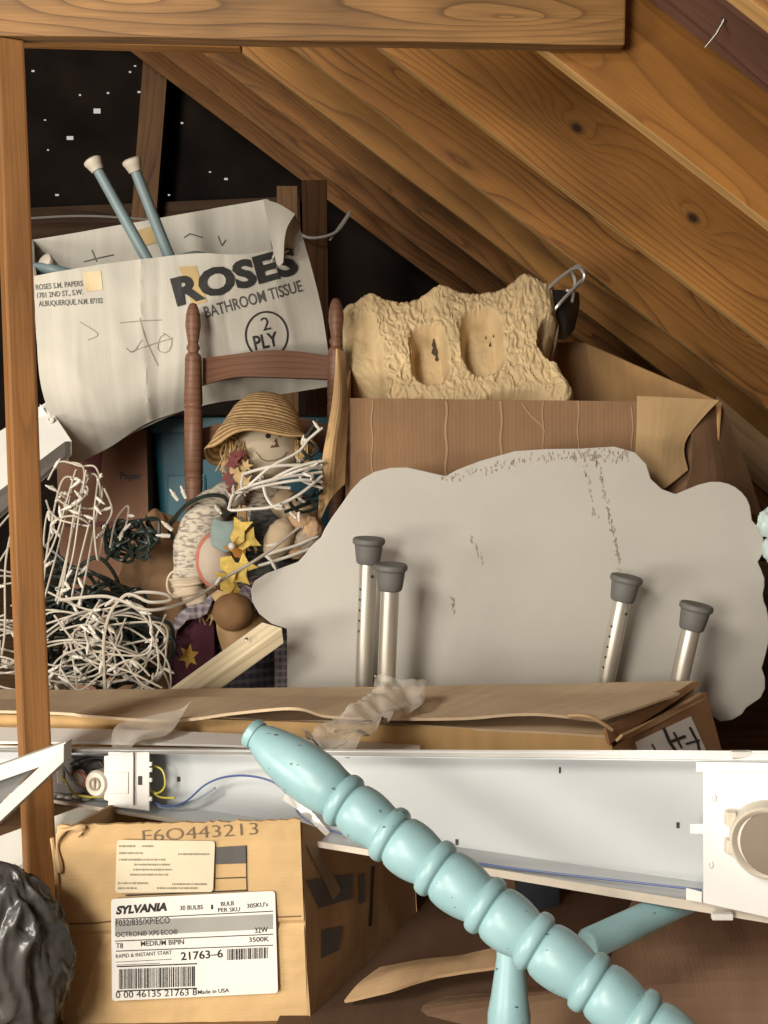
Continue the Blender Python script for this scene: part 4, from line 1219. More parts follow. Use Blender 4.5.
# left bracket plate and its lamp holder
br = fq(108, 149, 752, 806, 752, 811, -0.004, 0.003, metal_w, 'bracket')
fq(104, 133, 756, 800, 752, 806, -0.010, 0.003, metal_w, 'bracket_flange', br)
c = fx_inv(99, 783, -0.006)
mb = MB(); mb.lathe(c + FN * 0.02, -FN, [(0, 0), (0, 0.021), (0.026, 0.021), (0.030, 0.018), (0.030, 0.0)], 32); lh = part('lamp_holder', mb, hold, br, 'small round cream lamp holder', smooth=True, angle=0.5)
mb = MB(); mb.lathe(c - FN * 0.0105, -FN, [(0, 0.0105), (0.0015, 0.0105), (0.0015, 0.0075), (0, 0.0075)], 24); mb.box(c - FN * 0.011, (0.0016, 0.0012, 0.009))
part('contact_ring', mb, plain('tan contact', (0.3, 0.24, 0.17), 0.5), lh, smooth=True, angle=0.5)
mb = MB(); q0, q1 = fx_inv(106, 772, -0.008), fx_inv(128, 794, -0.008)
fq(104, 128, 772, 794, 772, 794, -0.012, 0.006, metal_w, 'holder_arm', br)
fq(138, 142, 776, 785, 776, 785, -0.0048, 0.001, ink, 'slot', br)
for y_ in (762, 768, 778, 797):
    fq(148, 151.5, y_, y_ + 4, y_, y_ + 4, -0.004, 0.003, metal_w, 'edge_tooth', br, 0)
# dark wiring compartment at the left end
fq(40, 106, 757, 792, 757, 795, 0.026, 0.002, plain('dark wiring compartment', (0.06, 0.05, 0.045), 0.6), 'wiring_cover', t)
def wire(name, pts, r, mat, parent, label=None, n=30, sides=6):
    mb = MB(); mb.tube(spline(pts, n), r, sides); return part(name, mb, mat, parent, label, smooth=True)
bluew = plain('blue wire', (0.06, 0.10, 0.26), 0.4); yelw = plain('yellow wire', (0.55, 0.48, 0.06), 0.4); blkw = plain('black wire', (0.02, 0.02, 0.02), 0.5)
greyw = plain('blue grey wire', (0.28, 0.33, 0.38), 0.4); redw = plain('red wire', (0.35, 0.08, 0.04), 0.5); clearw = plain('clear connector', (0.45, 0.42, 0.36), 0.3)
F_ = lambda L, d: [fx_inv(x, y, dd) for (x, y), dd in zip(L, d if isinstance(d, list) else [d] * len(L))]
wire('blue_wire', F_([(150, 800), (165, 806), (185, 802), (205, 785), (225, 777), (250, 776), (275, 783), (292, 800), (300, 815), (318, 826), (340, 833), (400, 845), (470, 862), (560, 874), (640, 883), (702, 890)], 0.012), 0.0016, bluew, t, 'thin blue wire', 80)
wire('blue_wire', F_([(150, 803), (170, 808), (195, 800), (215, 788)], 0.02), 0.0022, greyw, t)
wire('yellow_wire', F_([(56, 770), (66, 782), (74, 793), (90, 797), (112, 796)], 0.004), 0.0018, yelw, t, 'yellow wire')
wire('yellow_wire', F_([(150, 765), (162, 770), (165, 785), (158, 793), (146, 789)], 0.012), 0.0016, yelw, t)
wire('yellow_wire', F_([(150, 790), (160, 797), (175, 798)], 0.012), 0.0016, yelw, t)
wire('blue_wire', F_([(54, 756), (62, 766), (76, 782)], 0.002), 0.002, greyw, t)
wire('black_wire', F_([(80, 775), (84, 762), (98, 758), (110, 762), (104, 770), (90, 768)], 0.015), 0.002, blkw, t)
wire('black_wire', F_([(70, 764), (84, 758), (100, 762), (106, 775)], 0.025), 0.002, blkw, t)
wire('red_wire', F_([(72, 776), (78, 772), (86, 778), (84, 786)], 0.008), 0.003, redw, t)
mb = MB(); mb.blob(fx_inv(80, 778, 0.012), (0.012, 0.008, 0.014)); part('wire_connector', mb, clearw, t, smooth=True)
mb = MB(); mb.box(fx_inv(61, 775, 0.006), (0.006, 0.005, 0.013)); part('wire_connector', mb, clearw, t, bevel=0.002)
for i, (x, y) in enumerate(((62, 797), (70, 798), (78, 796), (86, 798))):
    mb = MB(); mb.blob(fx_inv(x, y, 0.02), (0.009, 0.006, 0.005)); part('wire_nut', mb, clearw, t, smooth=True)
mb = MB()
for (x, y, w, h_) in ((179, 779, 1.5, 2.5), (457, 842, 1.4, 3), (678, 825, 1.6, 3), (560, 770, 1, 3)):
    m_ = MB(); decal_polys(m_, s_fx, [rect_poly(x - w, y - h_, x + w, y + h_)], 0.0012)
    if m_.f: part('punched_hole', m_, ink, t)

# ---- white metal boards passing behind the post at lower left
t = thing('white_metal_shelf', 'white metal shelf propped behind the post at the lower left', 'shelf', V(-0.55, 1.74, 0.02))
mb = MB()
P_ = [at(-40, 897, 1.66), at(125, 806, 1.735), at(125, 790, 1.77), at(-40, 850, 1.74)]
d_ = V(0, 0.005, -0.02)
mb.hexa([P_[0] + d_, P_[1] + d_ * 0.4, P_[2] + d_ * 0.4, P_[3] + d_, P_[0], P_[1], P_[2], P_[3]])
part('panel', mb, metal_d, t, bevel=0.002)
mb = MB(); mb.box((P_[0].lerp(P_[3], .5) + V(0.03, 0.02, 0)) * 1.0 - V(0, 0, 0.16), (0.02, 0.02, 0.12)); part('support_leg', mb, grey_side, t)
# grey frame in front of the post
fr_m = plain('grey white frame paint', (0.58, 0.57, 0.51), 0.45, var=0.08)
t = thing('window_screen_frame', 'narrow grey-white metal frame corner jutting in from the left across the wooden post', 'frame', at(0, 800, 1.42))
mb = MB(); mb.beam(at(66, 742, 1.49), at(-60, 786, 1.47), V(0, -0.01, -0.020), V(0.004, 0.018, 0)); part('frame_bar', mb, fr_m, t, bevel=0.001)
mb = MB(); mb.beam(at(64, 744, 1.475), at(-60, 860, 1.45), V(0, -0.004, -0.024), V(0.006, 0.018, 0)); part('frame_bar', mb, fr_m, t, bevel=0.001)
mb = MB(); mb.slab(sheet([(-60, 862, 1.475), (38, 766, 1.495), (36, 758, 1.495), (-60, 790, 1.485)], 4, 4), 0.003); part('grey_sheet', mb, plain('smoky sheet', (0.16, 0.16, 0.155), 0.4), t, 'smoky grey sheet between the bars')

# ---- lamp carton with labels
t = thing('lamp_carton', 'tan cardboard carton with a white SYLVANIA lamp label, torn open along its top', 'box', V(-0.28, 1.6, 0.03))
YS = 1.5
zbot = 0.035
def wp(px, py, Y): return at(px, py, Y)
fBL, fBR, fTR, fTL = at(62, 1040, YS), at(308, 1030, YS + 0.01), at(300, 820, YS), at(57, 826, YS)
NUs, NVs = 60, 50
G = []
for j in range(NVs):
    v = j / (NVs - 1); row = []
    for i in range(NUs):
        u = i / (NUs - 1)
        p = fBL.lerp(fBR, u).lerp(fTL.lerp(fTR, u), v)
        dz = 0.0
        if j >= NVs - 2: dz = 0.0035 * (noise.noise(V(u * 22, 0, 0)) + 0.6 * noise.noise(V(u * 60, 3, 0)))
        dy = 0.0012 * noise.fractal(V(u * 6, v * 6, 1), 0.8, 2, 3)
        dy += 0.004 * math.exp(-((v - (0.49 + 0.02 * u)) / 0.012) ** 2) * 1.0        # gap where the flaps meet
        dx = 0.0035 * noise.noise(V(v * 9, 5, 0)) * (1 if i == 0 else 0)
        q = abs((u - 0.09 - (v - 0.2) * 0.33)); dy -= 0.0025 * math.exp(-(q / 0.018) ** 2) * (1 if 0.12 < v < 0.46 else 0)
        row.append(p + V(dx, dy, dz))
    G.append(row)
mb = MB(); mb.slab(G, 0.005)
cb_lamp = cardboard('lamp carton board', (0.62, 0.42, 0.205), axis='v', flute=170)
part('front_panel', mb, cb_lamp, t)
fs = MB(); fs.grid(G); s_l = Surface(fs)
bBR, bTR = at(428, 940, 1.86), at(418, 868, 1.86)
sd = [at(310, 1028, YS + 0.008), at(418, 925, 1.82), at(414, 860, 1.84), at(301, 822, YS + 0.006)]
sd[1].z = fBR.z
Gs = wsheet(sd[0], sd[1], sd[2], sd[3], 24, 12, 0.002, 5, 3, 0.002)
mb = MB(); mb.slab(Gs, 0.005, V(2, 1, 0.8)); part('side_panel', mb, cardboard('lamp carton side shaded', (0.40, 0.25, 0.125), flute=150), t)  # side shade put into a darker colour of the same board
ss = MB(); ss.grid(Gs); s_s = Surface(ss)
mb = MB(); lb = V(fTL.x + 0.02, 1.82, fBL.z); 
mb.slab(wsheet(fBL + V(0, 0.006, 0), V(fBL.x + 0.06, 1.82, fBL.z), V(fBL.x + 0.06, 1.82, 0.24), fTL + V(0.003, 0.006, -0.01), 10, 8, 0.002, 5, 6), 0.005, V(-3, 1, 1)); part('side_panel', mb, cb_lamp, t)
mb = MB(); mb.slab(wsheet(V(fBL.x + 0.06, 1.82, fBL.z), sd[1], sd[2] + V(0, 0, 0.0), V(fBL.x + 0.06, 1.82, 0.24), 8, 6), 0.004); part('back_panel', mb, cb_lamp, t)
mb = MB(); mb.slab(wsheet(fBL, fBR, sd[1], V(fBL.x + 0.06, 1.82, fBL.z), 8, 6), 0.004, V(0, 1.5, 3)); part('bottom_panel', mb, cb_lamp, t)
# torn folded corner at top left
mb = MB(); mb.tube(spline(wpts([(60, 872, YS - .004), (57, 850, YS - .004), (60, 834, YS - .006), (70, 829, YS - .010), (84, 828, YS - .006), (78, 836, YS - .006)]), 20), [0.0035 + 0.002 * math.sin(k) for k in range(20)], 7); part('torn_edge', mb, cb_edge, t, smooth=True)
mb = MB(); mb.tube(spline(wpts([(52, 838, YS - .003), (56, 870, YS - .004), (58, 910, YS - .003), (59, 960, YS - .003), (62, 1020, YS - .003)]), 30), [0.003 + 0.0016 * noise.noise(V(k, 0, 0)) for k in range(30)], 6); part('torn_edge', mb, cb_edge, t, smooth=True)
# flap seam: a raised lip above a dark slit
mb = MB(); mb.slab(loft([[(60, 923, YS + .004), (180, 920, YS + .004), (301, 918, YS + .004)], [(60, 915, YS - .004), (180, 912, YS - .0035), (301, 909, YS - .004)]], 30, 4, 0.001, 12, 1), 0.002); 
lab_rows = grid_quads([(112, 899), (275, 892), (278, 993), (112, 1001)], 20, 14)
mb2 = MB(); decal_polys(mb2, s_l, stroke_quads([(62, 924), (95, 923), (112, 921)], 1.6), 0.0006); decal_polys(mb2, s_l, stroke_quads([(277, 917), (301, 916)], 1.3), 0.0006)
part('flap_seam', mb2, cb_dark, t, 'dark slit where the flaps meet')
# labels: small plane-backed sheets just proud of the board
def label_sheet(c, name, mat, off=0.0035, rad=4, par=t):
    """rounded px quadrilateral TL TR BR BL laid on the front"""
    mb = MB()
    n = 6; poly = []
    cs = [V(x, y, 0) for x, y in c]
    for k in range(4):
        p = cs[k]; a = (cs[k - 1] - p).normalized() * rad; b_ = (cs[(k + 1) % 4] - p).normalized() * rad
        for q in range(n + 1):
            s_ = q / n
            poly.append((p + a) * (1 - s_) ** 2 + p * 2 * s_ * (1 - s_) + (p + b_) * s_ ** 2)
    P0 = at(180, 920, YS - off); nn = (fBR - fBL).cross(fTL - fBL).normalized()
    if nn.y > 0: nn = -nn
    P0 = fBL.lerp(fTR, .5) + nn * off
    pts = []
    for p in poly:
        d = ray(p.x, p.y); pts.append(CAM + d * ((P0 - CAM).dot(nn) / d.dot(nn)))
    mb.poly_prism(pts, -nn * 0.0008)
    o = part(name, mb, mat, par)
    return o, Surface(mb)
lb1, s1 = label_sheet([(111, 899), (275, 891), (278, 993), (112, 1001)], 'shipping_label', paper, 0.0045)
lb2, s2_ = label_sheet([(117, 840), (215, 841), (213, 892), (115, 893)], 'address_label', paper_y, 0.0045)
def add_text(par, surf, rows, mat, name, wt=0.012, off=0.0006):
    mb = MB()
    for (s_, x0, y0, x1, y1, h_, *sl) in rows:
        text_decal(mb, surf, s_, x0, y0, 0, h_, x1, y1, weight=(sl[1] if len(sl) > 1 else wt), slant=sl[0] if sl else 0, off=off)
    clean(mb)
    if mb.f: return part(name, mb, mat, par)
add_text(lb1, s1, [('SYLVANIA', 116, 914, 167, 910, 8.0, 0.25, 0.05)], ink, 'maker_lettering')
add_text(lb1, s1, [('30 BULBS', 180, 910, 203, 909, 4.5), ('1', 211, 909, 213, 909, 4.5), ('BULB', 221, 906, 234, 905, 4.2), ('PER SKU', 218, 912, 240, 911, 4.2), ('30SKU\'s', 247, 908, 268, 906, 4.5),
    ('F032/835/XP/ECO', 116, 926, 170, 923, 6.2), ('OCTRON® XPS ECO®', 116, 937, 178, 934, 5.2), ('32W', 255, 933, 268, 932, 5.5),
    ('T8', 116, 948, 123, 948, 5), ('MEDIUM BIPIN', 141, 946, 184, 944, 5), ('3500K', 249, 942, 269, 941, 4.8),
    ('RAPID & INSTANT START', 116, 958, 172, 954, 3.8, 0, 0.0), ('21763–6', 181, 960, 223, 957, 8.0, 0, 0.015), ('0 00 46135 21763 8', 116, 998, 197, 995, 6.5, 0, 0.0), ('Made in USA', 198, 994, 229, 992, 4)], ink, 'label_lettering', 0.008)
mb = MB()
for (x0, y0, x1, y1, w) in ((115, 919, 273, 911, .9), (115, 941, 273, 934, .9), (116, 951, 273, 945, .9), (116, 962, 172, 959, .5), (116, 965, 160, 963, .5), (117, 966.5, 197, 963.5, 1.2), (117, 991, 197, 988, 1.2)):
    decal_polys(mb, s1, stroke_quads([(x0, y0), (x1, y1)], w), 0.0006)
part('label_rules', mb, ink, lb1)
mb = MB(); decal_polys(mb, s1, grid_quads([(115, 921), (273, 914), (273, 929), (115, 936)], 2, 1), 0.0003); part('grey_band', mb, plain('grey band', (0.36, 0.35, 0.32), 0.6), lb1)
rb = random.Random(8)
def bars(x0, yl0, x1, yl1, hh, name):
    mb = MB(); x = x0
    while x < x1:
        w = rb.choice([0.5, 0.5, 0.9, 1.3]); g = rb.choice([0.5, 0.8, 1.1])
        f = (x - x0) / (x1 - x0); y = yl0 * (1 - f) + yl1 * f
        decal_polys(mb, s1, [rect_poly(x, y - hh, min(x + w, x1), y)], 0.0006); x += w + g
    part(name, mb, ink, lb1)
bars(119, 989, 195, 986, 20, 'barcode'); bars(227, 960, 268, 958, 11, 'barcode')
faded = plain('faded ink', (0.30, 0.26, 0.18), 0.6)
rw = random.Random(12)
for (x0, x1, y) in ((119, 135, 846), (142, 154, 846), (119, 143, 853), (178, 210, 854), (119, 166, 859.5), (134, 170, 864.5), (133, 172, 869.5), (130, 168, 874.5), (118, 148, 883), (172, 207, 884), (118, 137, 888), (157, 198, 888)):
    mb = MB(); x = x0
    while x < x1:
        w = rw.uniform(1.0, 1.9); h_ = rw.uniform(0.7, 1.1)
        decal_polys(mb, s2_, [rect_poly(x, y - h_, min(x + w, x1), y + h_)], 0.0006); x += w + rw.choice([0.15, 0.15, 0.9])
    part('faded_line', mb, faded, lb2)
add_text(t, s_l, [('F6Q443213', 143, 842, 258, 834, 12, 0, -0.012)], plain('faded stamp ink', (0.17, 0.12, 0.075), 0.7), 'stamped_number', off=0.0012)
mb = MB(); decal_polys(mb, s_l, grid_quads([(214, 847), (246, 845), (246, 863), (214, 864)], 3, 3), 0.0012); part('printed_block', mb, inkg, t)
mb = MB()
decal_polys(mb, s_l, stroke_quads([(246, 845), (247, 891)], 1.0), 0.0014); decal_polys(mb, s_l, stroke_quads([(215, 878), (246, 877)], 1.0), 0.0014); decal_polys(mb, s_l, stroke_quads([(126, 895), (247, 890)], 1.4), 0.0014)
part('printed_frame', clean(mb), ink, t)
mb = MB()
decal_polys(mb, s_s, grid_quads([(305, 880), (352, 874), (352, 898), (318, 908)], 8, 5), 0.0015); part('printed_block', mb, inkg, t)
mb = MB(); decal_polys(mb, s_s, grid_quads([(358, 874), (364, 873), (364, 902), (358, 904)], 1, 4), 0.0015); part('printed_block', mb, inkg, t)
mb = MB(); decal_polys(mb, s_s, grid_quads([(371, 866), (374, 866), (371, 926), (368, 926)], 1, 4), 0.0015); part('side_seam', mb, ink, t)
mb = MB(); decal_polys(mb, s_s, grid_quads([(321, 930), (342, 926), (338, 950), (321, 958)], 3, 3), 0.0015); part('printed_block', mb, inkg, t)
mb = MB(); decal_polys(mb, s_s, grid_quads([(305, 845), (318, 848), (340, 890), (332, 900)], 3, 6), 0.0025); part('tape_strip', mb, plain('clear tape', (0.30, 0.22, 0.14), 0.15), t, 'shiny tape strip')

# ---- turned blue painted furniture part
bp_m, nt, b_ = new_mat('turquoise paint with chips')
tc = nd(nt, 'ShaderNodeTexCoord')
n1_ = nd(nt, 'ShaderNodeTexNoise'); n1_.inputs['Scale'].default_value = 18; n1_.inputs['Detail'].default_value = 3; nt.links.new(tc.outputs['Object'], n1_.inputs['Vector'])
base = ramp(nt, n1_.outputs['Fac'], [(0.3, (0.235, 0.40, 0.42)), (0.7, (0.29, 0.475, 0.495))])
mp = nd(nt, 'ShaderNodeMapping'); mp.inputs['Scale'].default_value = (40, 110, 110); mp.inputs['Rotation'].default_value = (0, 0.7, 0.3)
nt.links.new(tc.outputs['Object'], mp.inputs[0])
n2_ = nd(nt, 'ShaderNodeTexNoise'); n2_.inputs['Scale'].default_value = 1.0; n2_.inputs['Detail'].default_value = 3; nt.links.new(mp.outputs[0], n2_.inputs['Vector'])
msk = ramp(nt, n2_.outputs['Fac'], [(0.70, (0, 0, 0)), (0.72, (1, 1, 1))])
cc = mix(nt, msk, base, (0.06, 0.075, 0.07))
nt.links.new(cc, b_.inputs['Base Color']); b_.inputs['Roughness'].default_value = 0.38
t = thing('painted_chair', 'turquoise painted wooden chair lying over, with a thick ring-turned post in the foreground', 'chair', V(0.12, 1.2, 0.0))
s0, s1p = at(250, 731, 1.37), at(700, 1064, 1.10)
ax = (s1p - s0)
def along(px, py):
    # parameter along the axis for a picture point
    best = 0; bd = 1e9
    for k in range(2001):
        q = s0 + ax * (k / 2000 * 1.15); x, y = px_of(q); d = (x - px) ** 2 + (y - py) ** 2
        if d < bd: bd = d; best = k / 2000 * 1.15
    return best * ax.length
rings = [along(*p) for p in ((344, 800), (391, 833), (434, 870), (484, 907), (532, 943), (589, 982), (641, 1018), (697, 1060))]
L0 = 0.0
def rad_at(px_r, s): 
    q = s0 + ax.normalized() * s; return px_r * (q - CAM).dot(FWD) / F_PX
prof = [(0, 0), (0.0005, rad_at(13, 0)), (0.003, rad_at(15.5, 0)), (0.008, rad_at(15.5, 0)), (0.012, rad_at(15, 0)), (0.013, rad_at(13.5, 0))]
r1 = rings[0] - 0.012
for k in range(1, 13):
    f = k / 12; s_ = 0.013 + (r1 - 0.013) * f
    prof.append((s_, rad_at(15 + 13 * math.sin(min(1, f * 1.5) * math.pi * 0.5) - 3.5 * sstep(0.8, 1, f), s_)))
for i, rr_ in enumerate(rings):
    w = 0.0085
    R1 = 0.0345 if i else 0.0335
    prof += [(rr_ - w - .0015, R1 * 0.84)]
    prof += [(rr_ + w * math.sin(a), R1 * (0.89 + 0.14 * math.cos(a))) for a in (-1.57, -1.2, -0.8, -0.4, 0, 0.4, 0.8, 1.2, 1.57)]
    prof += [(rr_ + w + .0015, R1 * 0.84)]
    if i + 1 < len(rings):
        n_ = rings[i + 1]; a0, a1 = rr_ + w + 0.002, n_ - w - 0.002
        for k in range(1, 10):
            f = k / 10; bul = math.sin(math.pi * (0.12 + 0.80 * f ** 0.8)) ** 0.7
            prof.append((a0 + (a1 - a0) * f, R1 * (0.76 + 0.23 * bul)))
prof.append((prof[-1][0] + 0.03, 0.03)); prof.append((prof[-1][0], 0))
mb = MB(); mb.lathe(s0, ax, prof, 56)
part('turned_post', mb, bp_m, t, 'ring-turned post', smooth=True, angle=0.9)
va, vb = at(511, 925, 1.30), at(508, 1070, 1.27)
axv = vb - va; L = axv.length
mb = MB(); mb.lathe(va, axv, [(0, 0), (0, 0.016), (L * .25, 0.0175), (L * .5, 0.023), (L * .62, 0.0265), (L * .78, 0.0262), (L * .92, 0.023), (L * 1.3, 0.016), (L * 1.3, 0)], 32)
part('turned_spindle', mb, bp_m, t, smooth=True)
va, vb = at(587, 945, 1.32), at(745, 872, 1.50)
mb = MB(); L = (vb - va).length; mb.lathe(va, vb - va, [(0, 0), (0, 0.017), (0.003, 0.0195), (L, 0.0185), (L, 0)], 32)
part('stretcher', mb, bp_m, t, smooth=True)
q = va.lerp(vb, 0.42)
sm = MB(); sm.lathe(va, vb - va, [(0, 0.017), (0.003, 0.0195), (L, 0.0185)], 32); s_st = Surface(sm)
mb = MB(); decal_polys(mb, s_st, [[(x, y) for x, y in ((620, 908), (628, 904), (636, 905), (634, 911), (626, 914), (621, 912))]], 0.0006); part('paint_chip', mb, plain('bare wood chip', (0.16, 0.08, 0.04), 0.8), t, 'brown chip in the paint')

# ---- cardboard lying at the bottom
t = thing('cardboard_sheet', 'plain brown cardboard sheet at the lower right under the turquoise post', 'cardboard', V(0.35, 1.6, 0.0))
mb = MB(); mb.slab(loft([[(560, 1130, 1.30), (700, 1130, 1.30), (900, 1130, 1.3)], [(600, 985, 1.52), (700, 975, 1.52), (900, 965, 1.52)], [(628, 925, 1.80), (660, 888, 1.84), (900, 870, 1.86)]], 24, 20, 0.006, 4, 2), 0.005, V(0, 1, 3))
part('sheet', mb, cardboard('big brown sheet', (0.30, 0.185, 0.115), flute=140), t)
mb = MB()
mb.slab(loft([[(200, 1130, 1.34), (400, 1130, 1.34), (610, 1130, 1.34)], [(325, 1040, 1.48), (430, 1020, 1.50), (590, 1000, 1.50)], [(352, 1012, 1.54), (450, 996, 1.56), (590, 985, 1.55)]], 24, 12, 0.004, 4, 7), 0.004, V(0, 1, 3))
single('cardboard_sheet', mb, cardboard('dull sheet board', (0.22, 0.135, 0.08)), 'dull cardboard sheet on the floor below the bent pale flap, right of the SYLVANIA carton', 'cardboard')
mb = MB()
mb.slab(loft([[(344, 1000, 1.52), (390, 990, 1.51), (440, 974, 1.54), (505, 964, 1.56)], [(358, 984, 1.545), (400, 970, 1.55), (448, 962, 1.57), (505, 952, 1.59)], [(380, 968, 1.58), (425, 958, 1.59), (458, 954, 1.60), (505, 944, 1.61)]], 24, 10, 0.004, 6, 3, 0.004), 0.005, V(0, 1, 3))
single('cardboard_flap', mb, cardboard('pale flap', (0.50, 0.33, 0.18)), 'bent pale cardboard flap lying between the SYLVANIA carton and the turquoise spindle', 'cardboard')
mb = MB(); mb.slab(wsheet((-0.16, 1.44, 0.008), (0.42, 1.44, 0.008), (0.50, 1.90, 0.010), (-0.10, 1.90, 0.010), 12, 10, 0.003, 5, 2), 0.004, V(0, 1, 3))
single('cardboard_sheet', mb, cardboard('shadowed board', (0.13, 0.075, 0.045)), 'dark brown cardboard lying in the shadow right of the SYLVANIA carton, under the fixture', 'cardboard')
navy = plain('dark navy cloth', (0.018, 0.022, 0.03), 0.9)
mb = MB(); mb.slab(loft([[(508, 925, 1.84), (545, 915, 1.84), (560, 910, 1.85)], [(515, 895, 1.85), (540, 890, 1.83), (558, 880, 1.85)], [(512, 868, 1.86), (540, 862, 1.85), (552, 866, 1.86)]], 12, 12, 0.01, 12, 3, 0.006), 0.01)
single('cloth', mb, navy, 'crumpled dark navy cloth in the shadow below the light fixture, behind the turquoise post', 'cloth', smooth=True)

# ---- black trash bag
def bagf(d):
    q = V(d.x * 1.5, d.y * 1.5, d.z * 0.7)
    q = q + V(noise.noise(q * 1.1), noise.noise(q * 1.1 + V(4, 4, 4)), noise.noise(q * 1.1 + V(9, 1, 2))) * 0.7
    r = 1 - 0.13 * abs(noise.noise(q * 1.6)) * 2 + 0.05 * noise.noise(q) - 0.07 * abs(noise.noise(q * 3.6 + V(3, 1, 2))) - 0.035 * abs(noise.noise(q * 8 + V(1, 5, 2)))
    k = sstep(0.0, 0.7, math.hypot(d.x, d.y))
    return 0.97 * (1 - k) + r * k
bag_m = plain('black plastic film', (0.058, 0.056, 0.052), 0.27, var=0.15, bmp=0.25, bscale=25)
c1 = at(2, 985, 1.33)
mb = MB(); mb.blob((-0.535, 1.43, 0.128), (0.118, 0.062, 0.152), 150, 110, bagf)
for i_, v_ in enumerate(mb.v):
    if v_.z < 0.0: mb.v[i_] = V(v_.x, v_.y, 0.0005 * (i_ % 2))
single('trash_bag', mb, bag_m, 'black plastic trash bag slumped at the lower left beside the SYLVANIA carton', 'bag', smooth=True, angle=3.0)

# ================================================================== STRING LIGHTS
wire_w = plain('old white cord', (0.48, 0.43, 0.35), 0.5, var=0.12, scale=20)
wire_g = plain('dark green cord', (0.018, 0.026, 0.020), 0.4, var=0.3, scale=30)
bulb_w = plain('cream bulb socket', (0.66, 0.62, 0.54), 0.35, var=0.08)
bulb_g = plain('green bulb socket', (0.03, 0.05, 0.04), 0.35)
def bulb_mesh(mat, name):
    mb = MB(); mb.lathe(V(0, 0, 0), V(0, 0, 1), [(0, 0), (0, 0.0034), (0.010, 0.0040), (0.015, 0.0042), (0.0155, 0.0026), (0.019, 0.0026), (0.023, 0.0016), (0.025, 0.0)], 10)
    me = mb.mesh(name, smooth=True, angle=0.8); me.materials.append(mat); return me
BM_W, BM_G = bulb_mesh(bulb_w, 'bulb'), bulb_mesh(bulb_g, 'bulb')
def light_string(label, strands, r, mat, bmesh_, n_bulbs, seed, group='tangled string lights in the pile', samples=26, twist=True, base=None, free=()):
    """strands: lists of world control points"""
    rg = random.Random(seed)
    allp = [p for s_ in strands for p in s_]
    loc = base or V(sum(p.x for p in allp) / len(allp), sum(p.y for p in allp) / len(allp), min(p.z for p in allp))
    t = thing('string_lights', label, 'string lights', loc, group)
    spots = []
    for s_ in strands:
        P = spline(s_, max(12, int(len(s_) * samples / 3)))
        mb = MB(); mb.tube(P, r, 6)
        part('cord', mb, mat, t, smooth=True)
        spots += P[2:-2]
    for k in range(n_bulbs):
        p = rg.choice(spots)
        d = V(rg.uniform(-1, 1), rg.uniform(-1, 0.2), rg.uniform(-1, 1)).normalized()
        o = bpy.data.objects.new('bulb', bmesh_)
        COL.objects.link(o); o.parent = t; o.location = p - loc + d * 0.001
        o.rotation_euler = d.to_track_quat('Z', 'Y').to_euler()
    return t
def inreg(rg, cx, cy, rx, ry, Y, rY):
    while True:
        a, b_ = rg.uniform(-1, 1), rg.uniform(-1, 1)
        if a * a + b_ * b_ < 1: return at(cx + a * rx, cy + b_ * ry, Y + rg.uniform(-rY, rY))
def loops(seed, n, cx, cy, rx, ry, Y, rY, turns=5, size=(25, 60), tall=1.0):
    """coils: each strand circles a few times round a wandering centre"""
    rg = random.Random(seed); out = []
    for k in range(n):
        P = []; ph = rg.uniform(0, 6.28); c = [cx + rg.uniform(-.6, .6) * rx, cy + rg.uniform(-.5, .5) * ry]
        rot = rg.uniform(-0.6, 0.6)
        for q in range(turns * 5):
            a = ph + q * 1.257 + rg.uniform(-.3, .3)
            R = rg.uniform(*size)
            x = R * math.cos(a); y = R * math.sin(a) * tall * rg.uniform(0.5, 0.8)
            X = c[0] + x * math.cos(rot) - y * math.sin(rot); Y_ = c[1] + x * math.sin(rot) + y * math.cos(rot)
            X = max(cx - rx, min(cx + rx, X)); Y_ = max(cy - ry, min(cy + ry, Y_))
            P.append(at(X, Y_, Y + rY * (rg.uniform(-1, 1) * 0.6 + 0.4 * math.sin(a))))
            c[0] += rg.uniform(-8, 8); c[1] += rg.uniform(-5, 5)
        out.append(P)
    return out
def W3(L): return [at(*p) for p in L]
# hank hanging below the fixture
hank = [W3(l) for l in (
    [(66, 462, 2.42), (84, 470, 2.38), (74, 520, 2.34), (62, 580, 2.30), (56, 600, 2.30), (66, 560, 2.33), (80, 500, 2.36), (92, 474, 2.36), (100, 490, 2.36), (92, 540, 2.34), (80, 600, 2.28), (72, 596, 2.28), (90, 520, 2.33)],
    [(48, 480, 2.40), (60, 462, 2.41), (80, 466, 2.40), (96, 468, 2.38), (102, 495, 2.36), (94, 508, 2.35), (78, 506, 2.35), (60, 494, 2.38), (52, 486, 2.4)],
    [(76, 500, 2.32), (70, 540, 2.31), (62, 590, 2.29), (58, 602, 2.28), (72, 560, 2.31), (80, 508, 2.32), (86, 470, 2.34)],
    [(104, 488, 2.36), (112, 510, 2.36), (104, 530, 2.36), (98, 560, 2.33), (94, 520, 2.33), (98, 480, 2.36)],
    [(46, 500, 2.4), (54, 530, 2.38), (44, 545, 2.36), (48, 512, 2.36), (60, 520, 2.33), (90, 526, 2.33), (74, 516, 2.31), (50, 520, 2.36)],
    [(40, 570, 2.3), (55, 540, 2.32), (76, 470, 2.36), (60, 540, 2.34), (44, 600, 2.3)],
    [(56, 498, 2.34), (72, 506, 2.31), (88, 490, 2.33), (74, 478, 2.35), (60, 486, 2.36), (46, 560, 2.33), (40, 640, 2.30)],
    [(110, 548, 2.40), (116, 520, 2.42), (128, 506, 2.42), (126, 525, 2.42), (118, 538, 2.41)])]
light_string('white string lights hanging in a long hank below the slanting light fixture', hank, 0.0022, wire_w, BM_W, 45, 1, base=at(70, 600, 2.34))
